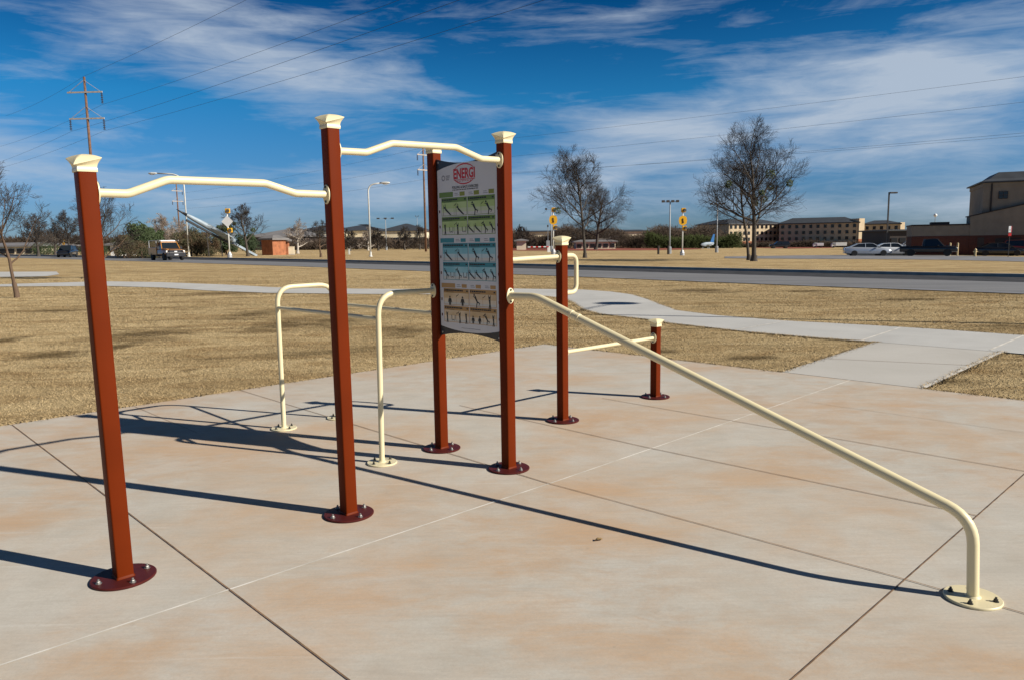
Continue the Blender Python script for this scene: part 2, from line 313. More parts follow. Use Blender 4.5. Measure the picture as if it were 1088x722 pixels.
# ------------------------------------------------------------------ mesh helpers
class MB:
    def __init__(s): s.v = []; s.f = []; s.mi = []
    def add(s, vs, fs, mi=0):
        o = len(s.v); s.v += [tuple(p) for p in vs]
        for f in fs: s.f.append(tuple(i+o for i in f)); s.mi.append(mi)
        return s
    def box(s, x0, x1, y0, y1, z0, z1, mi=0, mtx=None):
        vs = [Vector((x, y, z)) for z in (z0, z1) for y in (y0, y1) for x in (x0, x1)]
        if mtx: vs = [mtx @ p for p in vs]
        return s.add(vs, [(0, 2, 3, 1), (4, 5, 7, 6), (0, 1, 5, 4), (2, 6, 7, 3), (0, 4, 6, 2), (1, 3, 7, 5)], mi)
    def prism(s, poly, z0, z1, mi=0, mtx=None):
        n = len(poly); vs = [Vector((p[0], p[1], z0)) for p in poly]+[Vector((p[0], p[1], z1)) for p in poly]
        if mtx: vs = [mtx @ p for p in vs]
        return s.add(vs, [tuple(range(n-1, -1, -1)), tuple(range(n, 2*n))]+[(i, (i+1) % n, n+(i+1) % n, n+i) for i in range(n)], mi)
    def loft(s, rings, mi=0, caps=True):
        n = len(rings[0]); vs = [p for r in rings for p in r]; fs = []
        for k in range(len(rings)-1):
            for i in range(n):
                j = (i+1) % n; fs.append((k*n+i, k*n+j, (k+1)*n+j, (k+1)*n+i))
        if caps: fs += [tuple(range(n-1, -1, -1)), tuple((len(rings)-1)*n+i for i in range(n))]
        return s.add(vs, fs, mi)
    def lathe(s, prof, seg=24, mi=0, org=(0, 0, 0), axis=None):
        """prof: (radius, height) list turned about the z axis, or about axis"""
        q = Vector((0, 0, 1)).rotation_difference(Vector(axis).normalized()) if axis else None
        o = Vector(org); rings = []
        for r, z in prof:
            ring = [Vector((r*math.cos(2*math.pi*i/seg), r*math.sin(2*math.pi*i/seg), z)) for i in range(seg)]
            if q: ring = [q @ p for p in ring]
            rings.append([p+o for p in ring])
        return s.loft(rings, mi)
    def tube(s, pts, rad, seg=8, mi=0, caps=True):
        pts = [Vector(p) for p in pts]; n = len(pts)
        rads = rad if isinstance(rad, (list, tuple)) else [rad]*n
        t0 = (pts[1]-pts[0]).normalized()
        a = t0.orthogonal().normalized(); rings = []; pt = t0
        for i in range(n):
            t = (pts[min(i+1, n-1)]-pts[max(i-1, 0)]).normalized()
            a = (pt.rotation_difference(t) @ a); a = (a-t*a.dot(t)).normalized(); b = t.cross(a); pt = t
            rings.append([pts[i]+(a*math.cos(2*math.pi*k/seg)+b*math.sin(2*math.pi*k/seg))*rads[i] for k in range(seg)])
        return s.loft(rings, mi, caps)
    def build(s, name, mats, parent=None, smooth=False, bevel=0, loc=None, auto=None):
        me = bpy.data.meshes.new(name); me.from_pydata(s.v, [], s.f)
        ms = mats if isinstance(mats, (list, tuple)) else [mats]
        for m in ms: me.materials.append(M[m] if isinstance(m, str) else m)
        if len(ms) > 1: me.polygons.foreach_set('material_index', s.mi)
        if smooth: me.polygons.foreach_set('use_smooth', [True]*len(s.f))
        me.update()
        o = bpy.data.objects.new(name, me); COL.objects.link(o)
        if parent: o.parent = parent
        if loc is not None: o.location = loc
        if bevel:
            b = o.modifiers.new('bevel', 'BEVEL'); b.width = bevel; b.segments = 3; b.limit_method = 'ANGLE'; b.angle_limit = R(40)
        if auto:
            me.set_sharp_from_angle(angle=R(auto))
        return o

def rounded(pts, rad, n=7):
    """polyline with its inner corners rounded off"""
    pts = [Vector(p) for p in pts]; out = [pts[0]]
    for i in range(1, len(pts)-1):
        r = rad[i-1] if isinstance(rad, (list, tuple)) else rad
        a, b, c = pts[i-1], pts[i], pts[i+1]; d1, d2 = (a-b).normalized(), (c-b).normalized()
        ang = d1.angle(d2); d = min(r/math.tan(ang/2), (a-b).length*.49, (c-b).length*.49)
        p, q = b+d1*d, b+d2*d
        for k in range(n+1):
            t = k/n; out.append(p*(1-t)**2+b*2*t*(1-t)+q*t*t)
    out.append(pts[-1]); return out

def tag(o, label, cat, group=None):
    o['label'] = label; o['category'] = cat
    if group: o['group'] = group
    return o
def empty(name, loc, rz=0.0, label='', cat='', group=None):
    o = bpy.data.objects.new(name, None); COL.objects.link(o); o.location = loc; o.rotation_euler = (0, 0, rz); o.empty_display_size = .2
    return tag(o, label, cat, group)
def struct(o): o['kind'] = 'structure'; return o
def stuff(o, label, cat): o['kind'] = 'stuff'; return tag(o, label, cat)
def copy_tree(o, parent=None):
    c = o.copy(); COL.objects.link(c)
    if parent: c.parent = parent
    for ch in [x for x in S.objects if x.parent == o]: copy_tree(ch, c)
    return c

# ------------------------------------------------------------------ ground, pad, paths, road
A44 = R(44); CU, SU = math.cos(A44), math.sin(A44)
def uv(u, v, z=0.0): return Vector((CU*u-SU*v, SU*u+CU*v, z))
def uvof(p): return (CU*p.x+SU*p.y, -SU*p.x+CU*p.y)

def build_ground():
    ys = list(np.arange(-30, 90, 3.0))+list(np.arange(90, 320, 12.0))+[330, 400, 500, 700, 1000, 1500, 2200, 3500]
    xs = [-4000, -2500, -1500, -1000, -700, -500, -400, -300]+list(np.arange(-240, -60, 12.0))+list(np.arange(-60, 60, 3.0))+list(np.arange(60, 240, 12.0))+[250, 300, 400, 500, 700, 1000, 1500, 2500, 4000]
    b = MB(); nx = len(xs)
    b.v = [(x, y, terr(x, y)-.012) for y in ys for x in xs]
    b.f = [(j*nx+i, j*nx+i+1, (j+1)*nx+i+1, (j+1)*nx+i) for j in range(len(ys)-1) for i in range(nx-1)]; b.mi = [0]*len(b.f)
    struct(b.build('ground', 'ground', smooth=True))
build_ground()

# pad: sheet with a real edge, in (u, v)
PAD_U, PAD_V = 8.72, 8.27
b = MB(); c = [uv(-9, PAD_V), uv(-9, -9), uv(PAD_U, -9), uv(PAD_U, PAD_V)]
b.prism([(p.x, p.y) for p in c], -.10, 0.0)
struct(b.build('concrete_pad', 'pad'))
def strip(name, m, p, q, w, z=.004):
    p, q = Vector(p), Vector(q); d = (q-p).normalized(); n = Vector((-d.y, d.x, 0))*w/2
    L = (q-p).length; k = max(1, int(L/.5)); b = MB(); vs = []
    for i in range(k+1):
        c = p+d*(L*i/k); c.z = 0; vs += [c-n+Vector((0, 0, z)), c+n+Vector((0, 0, z))]
    b.add(vs, [(2*i, 2*i+2, 2*i+3, 2*i+1) for i in range(k)])
    return struct(b.build(name, m))
strip('pad_joint', 'joint_pale', uv(-8, 3.50), uv(3.6, 3.385), .013, .003)
strip('pad_joint', 'joint_pale', uv(3.6, 3.385), uv(PAD_U-.02, 3.43), .013, .003)
strip('pad_joint', 'joint', uv(-8, 1.185), uv(PAD_U-.02, 1.155), .006)
for (u0, v0, u1, v1, m, w) in ((1.42, PAD_V-.03, 1.33, -6, 'joint', .0065), (3.64, PAD_V-.03, 3.60, 3.40, 'joint_grey', .008), (3.60, 3.40, 3.71, 1.17, 'joint', .006), (3.71, 1.17, 3.74, -6, 'joint', .006),
                               (4.80, 5.75, 4.79, 3.40, 'joint_grey', .008), (4.79, 3.40, 4.88, 1.16, 'joint_grey', .008), (6.03, 4.9, 6.10, -6, 'joint_grey', .008), (2.50, PAD_V-.03, 2.50, 6.6, 'joint_grey', .005), (7.25, 3.3, 7.3, -6, 'joint_grey', .004)):
    strip('pad_joint', m, uv(u0, v0), uv(u1, v1), w, .0045)

def sheet(name, m, poly, z=.002, thick=.09):
    """flat slab whose outline is given as ground points"""
    bb = MB(); n = len(poly)
    top = [Vector((p[0], p[1], terr(p[0], p[1])+z)) for p in poly]; bot = [p-Vector((0, 0, thick)) for p in top]
    bb.add(top+bot, [tuple(range(n))]+[(i+n, (i+1) % n+n, (i+1) % n, i) for i in range(n)])
    return struct(bb.build(name, m))
def ribbon(name, m, left, right, z=.003, cross=(0, 1), mi=None):
    bb = MB(); k = len(cross)
    for a, c in zip(left, right):
        for t in cross:
            x, y = a[0]+(c[0]-a[0])*t, a[1]+(c[1]-a[1])*t; bb.v.append((x, y, terr(x, y)+z))
    for i in range(len(left)-1):
        for j in range(k-1):
            bb.f.append((i*k+j, i*k+j+1, (i+1)*k+j+1, (i+1)*k+j)); bb.mi.append(mi[j] if mi else 0)
    return struct(bb.build(name, m))
def resample(poly, n):
    p = [Vector((q[0], q[1], 0)) for q in poly]; L = [0]
    for i in range(1, len(p)): L.append(L[-1]+(p[i]-p[i-1]).length)
    def cr(i, t):
        g = lambda j: p[max(0, min(len(p)-1, j))]
        a, b_, c_, d_ = g(i-1), g(i), g(i+1), g(i+2)
        return .5*((2*b_)+(-a+c_)*t+(2*a-5*b_+4*c_-d_)*t*t+(-a+3*b_-3*c_+d_)*t**3)
    out = []
    for k in range(n+1):
        s_ = L[-1]*k/n; i = 0
        while i < len(p)-2 and L[i+1] < s_: i += 1
        out.append(cr(i, (s_-L[i])/max(1e-6, L[i+1]-L[i])))
    return out
# sidewalk: far edge and near edge, from left to right
fe = [(-160, 303.5), (0, 302.2), (110, 299), (170, 300), (240, 302.6), (293, 305.5), (380, 307), (456, 307.5), (544, 306.8), (622, 308), (650, 310), (672, 313), (690, 318.5), (702, 323.5), (720, 329.8), (764, 335.2), (834, 340.7), (920, 345.2), (1000, 350), (1088, 356.2), (1200, 365)]
ne = [(-160, 306), (0, 304.6), (110, 304), (170, 305.6), (220, 308.8), (286, 311.4), (396, 312.6), (460, 312.8), (530, 313), (572, 314), (600, 317), (610, 322), (620, 329), (637, 333.4), (694, 340), (706, 342.5), (799, 352.9), (867, 358.8), (936, 363.7), (1066, 374), (1200, 386)]
FE = [at(*q) for q in fe]; NE = [at(*q) for q in ne]
ribbon('sidewalk', 'path', FE, NE, .004, (0, .5, 1))
for px0, py0, px1, py1 in ((914, 362.2, 957, 348), (1052, 371.8, 1088, 356.4), (780, 351, 836, 340.9)):
    a, c = at(px0, py0), at(px1, py1); strip('sidewalk_joint', 'joint_pale', a, c, .03, .008)
# left loop of the walk
LA = [at(q, 289.0-.004*q) for q in (-140, -60, 0, 30, 50, 60)]; LB = [at(*q) for q in ((-140, 294.5), (-60, 294.5), (0, 294.4), (30, 294.3), (50, 293.6), (63, 291.6))]
ribbon('sidewalk', 'path', LA, LB, .006)
# walkway between pad and sidewalk
wl = [at(831.5, 394.6), at(936, 363.9)]; wr = [at(979, 412.6), at(1066, 374.2)]
b = MB(); q = [wl[0], wr[0], wr[1]+Vector((.06, .1, 0)), wl[1]+Vector((-.02, .12, 0))]
# land on the pad edge exactly
e0, e1 = uvof(wl[0]), uvof(wr[0])
q[0] = uv(PAD_U+.012, e0[1]); q[1] = uv(PAD_U+.012, e1[1])
b.prism([(p.x, p.y) for p in q], -.10, .0015); struct(b.build('walkway', 'walk'))
ka, kb = (q[0]*.62+q[3]*.38), (q[1]*.45+q[2]*.55)
strip('walkway_joint', 'joint_grey', ka, kb, .012, .005)
strip('walkway_joint', 'joint_pale', q[1]*.985+q[2]*.015, q[2], .05, .006)

# road: near edge in ground points, about ten metres wide
near = [(-190, 212), (-120, 152), (-81.7, 119), (-46.2, 86.0), (-25.4, 66.0), (-.1, 39.3), (9.9, 26.6), (14.3, 20.9), (22, 10.5), (34, -8)]
NR = resample(near, 60); FR = []
for i, p in enumerate(NR):
    d = (NR[min(i+1, 60)]-NR[max(i-1, 0)]).normalized(); FR.append(p+Vector((-d.y, d.x, 0))*10.6)
ribbon('road', ['road', 'road_dark', 'side'], FR, NR, .01, (0, .40, .405, .94, 1), [1, 0, 0, 2])
kb = MB()
for i in range(60):
    for P0, P1, hgt in ((FR[i], FR[i+1], .14),):
        d = (P1-P0).normalized(); n = Vector((-d.y, d.x, 0))*.28
        z0, z1 = terr(P0.x, P0.y), terr(P1.x, P1.y)
        vs = [P0+Vector((0, 0, z0-.1)), P1+Vector((0, 0, z1-.1)), P1+n+Vector((0, 0, z1-.1)), P0+n+Vector((0, 0, z0-.1)),
              P0+Vector((0, 0, z0+hgt)), P1+Vector((0, 0, z1+hgt)), P1+n+Vector((0, 0, z1+hgt)), P0+n+Vector((0, 0, z0+hgt))]
        kb.add(vs, [(0, 1, 5, 4), (4, 5, 6, 7), (2, 3, 7, 6)])
struct(kb.build('kerb', 'kerb'))
# street and parking strip by the big building
ribbon('side_road', 'side', [at(*q) for q in ((770, 272.8), (850, 271.6), (905, 271.2), (1000, 271.6), (1088, 273.2), (1200, 275))], [at(*q) for q in ((770, 274.6), (850, 275.2), (905, 275.4), (1000, 276.2), (1088, 278.2), (1200, 281))], .012)
ribbon('running_track', 'track', [at(*q) for q in ((480, 262.9), (560, 263.2), (640, 263.2), (720, 263.4), (745, 264.4))], [at(*q) for q in ((480, 266.2), (560, 266.6), (640, 266.5), (700, 266.0), (745, 265.0))], .02)
ribbon('dirt_track', 'dirt', [at(*q) for q in ((480, 260.4), (640, 260.4), (800, 260.9), (870, 261.2))], [at(*q) for q in ((480, 262.7), (640, 262.9), (800, 262.6), (870, 262.3))], .02)
ribbon('running_track', 'track', [at(*q) for q in ((800, 262.8), (840, 262.4), (884, 262.9))], [at(*q) for q in ((800, 263.4), (840, 264.4), (884, 263.6))], .03)

# ------------------------------------------------------------------ dry grass
def build_grass():
    rs = np.random.RandomState(3)
    def inside(poly, x, y):
        c = np.zeros(len(x), bool); n = len(poly)
        for i in range(n):
            x0, y0 = poly[i][0], poly[i][1]; x1, y1 = poly[i-1][0], poly[i-1][1]
            k = ((y0 > y) != (y1 > y)) & (x < (x1-x0)*(y-y0)/((y1-y0) if y1 != y0 else 1e-9)+x0); c ^= k
        return c
    walkp = [(p.x, p.y) for p in q]
    side = [(p.x, p.y) for p in FE]+[(p.x, p.y) for p in NE[::-1]]
    X, Y, Hs = [], [], []
    for (x0, x1, y0, y1, n, hh) in ((-14, 14, 6, 14, 460000, .016), (-19, 16, 14, 24, 280000, .020), (-26, 18, 24, 40, 130000, .028)):
        x = rs.uniform(x0, x1, n); y = rs.uniform(y0, y1, n)
        U = CU*x+SU*y; V = -SU*x+CU*y
        ok = ~((U < PAD_U+.012) & (V < PAD_V+.012)) & ~inside(walkp, x, y) & ~inside(side, x, y)
        ok &= np.abs(x/np.maximum(y, .1)) < .80
        rx = np.array([p.x for p in NR]); ry = np.array([p.y for p in NR])
        ok &= (y < np.interp(x, rx, ry)-.3)
        x, y = x[ok], y[ok]; X.append(x); Y.append(y); Hs.append(hh*rs.uniform(.5, 1.5, len(x)))
    # taller fringe along the pad, walkway and sidewalk edges
    fr = []
    def fringe(a, c_, n, side_=.03):
        t = rs.uniform(0, 1, n); j = rs.normal(.006, side_, n); d = Vector((c_[0]-a[0], c_[1]-a[1], 0)); nn = Vector((-d.y, d.x, 0)).normalized()
        return a[0]+d.x*t+nn.x*j, a[1]+d.y*t+nn.y*j
    edges = [(uv(-9, PAD_V+.01), uv(PAD_U, PAD_V+.01), 9000), (q[0], q[3], 2200), (uv(PAD_U+.01, PAD_V), q[0], 5000), (q[2], q[1], 2600), (q[1], uv(PAD_U+.01, -6), 4000)]
    edges += [(NE[i+1], NE[i], 1100) for i in range(7, 18)]+[(FE[i], FE[i+1], 1100) for i in range(9, 19)]
    for a, c_, n in edges:
        x, y = fringe(a, c_, n)
        X.append(x); Y.append(y); Hs.append(rs.uniform(.012, .038, n))
    x = np.concatenate(X); y = np.concatenate(Y); h = np.concatenate(Hs); n = len(x)
    z = -.014-.0*x
    s = np.clip((y-14)/46, 0, 1); s = s*s*(3-2*s); z = z-np.where(x > 0, .0115, .007)*x*s
    a = rs.uniform(0, 2*np.pi, n); w = h*rs.uniform(.12, .24, n); la = rs.uniform(0, 2*np.pi, n); le = h*rs.uniform(.3, 2.4, n)
    P = np.zeros((n, 3, 3), np.float32)
    P[:, 0] = np.stack([x-np.cos(a)*w, y-np.sin(a)*w, z], 1); P[:, 1] = np.stack([x+np.cos(a)*w, y+np.sin(a)*w, z], 1)
    P[:, 2] = np.stack([x+np.cos(la)*le, y+np.sin(la)*le, z+h], 1)
    me = bpy.data.meshes.new('grass'); me.vertices.add(3*n); me.vertices.foreach_set('co', P.ravel())
    me.loops.add(3*n); me.loops.foreach_set('vertex_index', np.arange(3*n, dtype=np.int32))
    me.polygons.add(n); me.polygons.foreach_set('loop_start', np.arange(0, 3*n, 3, dtype=np.int32))
    me.update(calc_edges=True); me.materials.append(M['blade'])
    o = bpy.data.objects.new('grass', me); COL.objects.link(o)
    stuff(o, 'dry straw coloured winter grass beside the concrete pad and sidewalk', 'grass')
build_grass()

# ------------------------------------------------------------------ outdoor exercise station
st = empty('exercise_station', (0, 0, 0), A44, 'rust red and cream outdoor fitness station with six posts, bars and an instruction board', 'fitness station')
HP = .0395
def post(u, v, top):
    bb = MB(); r = .008; ring = []
    for (cx, cy, a0) in ((HP-r, HP-r, 0), (-HP+r, HP-r, 90), (-HP+r, -HP+r, 180), (HP-r, -HP+r, 270)):
        for k in range(4): ring.append((cx+r*math.cos(R(a0+30*k)), cy+r*math.sin(R(a0+30*k))))
    bb.loft([[Vector((x, y, z)) for x, y in ring] for z in (.012, top)])
    # weld bead round the foot
    bb.loft([[Vector((x*k, y*k, z)) for x, y in ring] for k, z in ((1.12, .0125), (1.09, .018), (1.0, .024))], caps=False)
    p = bb.build('post', 'red', st, loc=(u, v, 0), smooth=True, auto=35)
    b2 = MB().lathe([(.148, .001), (.150, .004), (.150, .010), (.146, .013)], 48); b2.build('base_plate', 'maroon', p, smooth=True, auto=35)
    for k in range(4):
        a = R(90*k+4); x, y = .115*math.cos(a), .115*math.sin(a)
        b3 = MB().lathe([(.015, .013), (.015, .0155)], 16, org=(x, y, 0)); b3.lathe([(.0105, .0155), (.0105, .0235), (.0095, .025)], 6, org=(x, y, 0)); b3.lathe([(.0055, .025), (.0055, .034), (.0045, .035)], 10, org=(x, y, 0))
        b3.build('bolt', 'bolt', p)
    # cap: square collar, concave flare, rim with two high and two low corners, domed top
    n = 6; per = []
    for k in range(4):
        c0, c1 = ((-1, -1), (1, -1), (1, 1), (-1, 1))[k], ((1, -1), (1, 1), (-1, 1), (-1, -1))[k]
        for i in range(n): per.append((c0[0]+(c1[0]-c0[0])*i/n, c0[1]+(c1[1]-c0[1])*i/n))
    rings = []
    for hw, z in ((.0420, -.006), (.0430, -.004), (.0430, .010), (.0412, .013), (.0420, .020)): rings.append([Vector((x*hw, y*hw, z)) for x, y in per])
    def rim(x, y): return .039-.018*(x*y)                        # high at left and right corners, low front and back
    for t in (.25, .5, .75, 1):
        hw = .0420+(.0600-.0420)*t**1.5
        rings.append([Vector((x*hw, y*hw, .020+(rim(x, y)-.020)*t)) for x, y in per])
    rings.append([Vector((x*.0600, y*.0600, rim(x, y)+.003)) for x, y in per])
    for t in (.82, .62, .4, .2, .05):
        rings.append([Vector((x*.0600*t, y*.0600*t, (rim(x, y)+.003)*t**2.0+.077*(1-t**2.0))) for x, y in per])
    b4 = MB().loft(rings); b4.build('cap', 'cream', p, loc=(0, 0, top), smooth=True, auto=38)
    return p
PU = {'a': (1.075, 3.916), 'b': (2.337, 3.870), 'd': (3.652, 3.834), 'c': (3.658, 4.615), 'e': (5.016, 4.540), 'f': (6.446, 4.531)}
for k, t in (('a', 1.978), ('b', 2.282), ('c', 2.305), ('d', 2.300), ('e', 1.597), ('f', .748)): 
    pst = post(*PU[k], t)
    lean = {'a': .0142, 'b': .0068}.get(k, 0)                      # the first two stand a little out of plumb
    pst.rotation_euler = (-.695*lean/1.0*.72, -.719*lean*.72, 0)
RT = .0205
def flange(par, c, axis, plate_z=.055):
    """oval end plate with two bolts, flat against a post"""
    c, axis = Vector(c), Vector(axis).normalized(); side = Vector((0, 0, 1)).cross(axis).normalized()
    bb = MB(); rings = []
    for d, k in ((.0015, 1), (.006, 1), (.008, .93)):
        rings.append([c+axis*d+side*(.036*k*math.cos(2*math.pi*i/28))+Vector((0, 0, plate_z*k*math.sin(2*math.pi*i/28))) for i in range(28)])
    bb.loft(rings); bb.build('end_plate', 'cream', par, smooth=True, auto=35)
    for s_ in (-1, 1):
        b3 = MB().lathe([(.008, .007), (.008, .012), (.006, .014)], 6, org=c+Vector((0, 0, s_*.041)), axis=axis); b3.build('bolt', 'darkbolt', par)
def bar(name, pts, rad, plates=(), r=RT):
    o = MB().tube(rounded(pts, rad) if rad else pts, r, 16).build(name, 'cream', st, smooth=True, auto=50)
    for c, ax in plates: flange(o, c, ax)
    return o
def lerp2(k0, k1, d, z, off0=(0, 0), off1=(0, 0)):
    a, c_ = Vector((*PU[k0], 0)), Vector((*PU[k1], 0)); L = (c_-a).length; p = a+(c_-a)*(d/L)+Vector((*off0, 0))*(1-d/L)+Vector((*off1, 0))*(d/L); p.z = z; return p
La = math.hypot(PU['b'][0]-PU['a'][0], PU['b'][1]-PU['a'][1]); Lb = math.hypot(PU['d'][0]-PU['b'][0], PU['d'][1]-PU['b'][1])
P = lambda d, z: lerp2('a', 'b', d, z, (-.0138, .0134), (-.0067, .0065))
bar('pull_up_bar', [P(HP, 1.880), P(.175, 1.880), P(.36, 1.954), P(.86, 1.957), P(1.03, 1.909), P(La-HP, 1.909)], [.10, .12, .12, .10], ((P(HP, 1.88), (1, 0, 0)), (P(La-HP, 1.909), (-1, 0, 0))))
P = lambda d, z: lerp2('b', 'd', d, z, (-.0076, .0073))
bar('pull_up_bar', [P(HP, 2.158), P(.23, 2.162), P(.41, 2.228), P(.90, 2.240), P(1.11, 2.180), P(Lb-HP, 2.182)], [.10, .12, .12, .10], ((P(HP, 2.158), (1, 0, 0)), (P(Lb-HP, 2.182), (-1, 0, 0))))
ub, vb = PU['c']; ue, ve = PU['e']; uf, vf = PU['f']
bar('horizontal_bar', [(ub+HP, vb-.01, 1.462), (ue-HP, ve+.006, 1.492)], None, (((ub+HP, vb-.01, 1.462), (1, 0, 0)), ((ue-HP, ve+.006, 1.492), (-1, 0, 0))))
bar('grab_handle', [(ue+HP, ve, 1.500), (ue+.195, ve, 1.500), (ue+.195, ve, 1.165), (ue+HP, ve, 1.165)], [.085, .085])
bar('low_bar', [(ue+HP, ve, .630), (uf-HP, vf, .626)], None, (((uf-HP, vf, .626), (-1, 0, 0)), ((ue+HP, ve, .630), (1, 0, 0))), .018)
ud, vd = PU['d']
inc = bar('incline_rail', [(ud, vd-HP, 1.252), (ud+.002, vd-.30, 1.256), (ud+.06, vd-2.935, .372), (ud+.063, vd-2.952, .012)], [.35, .17], (((ud, vd-HP, 1.252), (0, -1, 0)),), .0252)
for d, z in ((.60, 1.1557), (.66, 1.1357)):
    c = Vector((ud+.009, vd-d, z)); MB().lathe([(.0252, -.012), (.0275, -.010), (.0275, .010), (.0252, .012)], 20, org=c, axis=(.018, -2.645, -.884)).build('sleeve', 'cream', inc, smooth=True, auto=40)
def floor_plate(par, u, v, rad=.112, bolts='darkbolt'):
    MB().lathe([(rad-.002, .001), (rad, .003), (rad, .009), (rad-.003, .012)], 40, org=(u, v, 0)).lathe([(.034, .012), (.0255, .020)], 20, org=(u, v, 0)).build('base_plate', 'cream', par, smooth=True, auto=35)
    for k in range(4):
        a = R(90*k+8); x, y = u+(rad-.03)*math.cos(a), v+(rad-.03)*math.sin(a)
        MB().lathe([(.013, .012), (.013, .014)], 12, org=(x, y, 0)).lathe([(.0095, .014), (.0095, .024)], 6, org=(x, y, 0)).lathe([(.005, .024), (.005, .033)], 8, org=(x, y, 0)).build('bolt', bolts, par)
floor_plate(inc, ud+.063, vd-2.952, .118)
# dip bars: one loop on two feet, one bar between a foot and the board post
u1, v1, u2, v2 = 3.108, 6.18, 3.100, 4.632
d1 = bar('dip_bar', [(u1, v1, .012), (u1+.004, v1, 1.262), (u1+.56, v1, 1.266), (u1+.562, v1, .012)], [.15, .15])
floor_plate(d1, u1, v1); floor_plate(d1, u1+.562, v1)
d2 = bar('dip_bar', [(u2, v2, .012), (u2+.018, v2, 1.264), (ub-HP, vb, 1.262)], [.16], (((ub-HP, vb, 1.262), (-1, 0, 0)),))
floor_plate(d2, u2, v2)
bar('brace_bar', [(u1+.003, v1-.02, 1.084), (u2+.016, v2+.02, 1.082)], None, (), .0155)
bar('brace_bar', [(u1+.562, v1-.02, 1.084), (ub, vb+HP, 1.082)], None, (((ub, vb+HP, 1.082), (0, 1, 0)),), .0155)

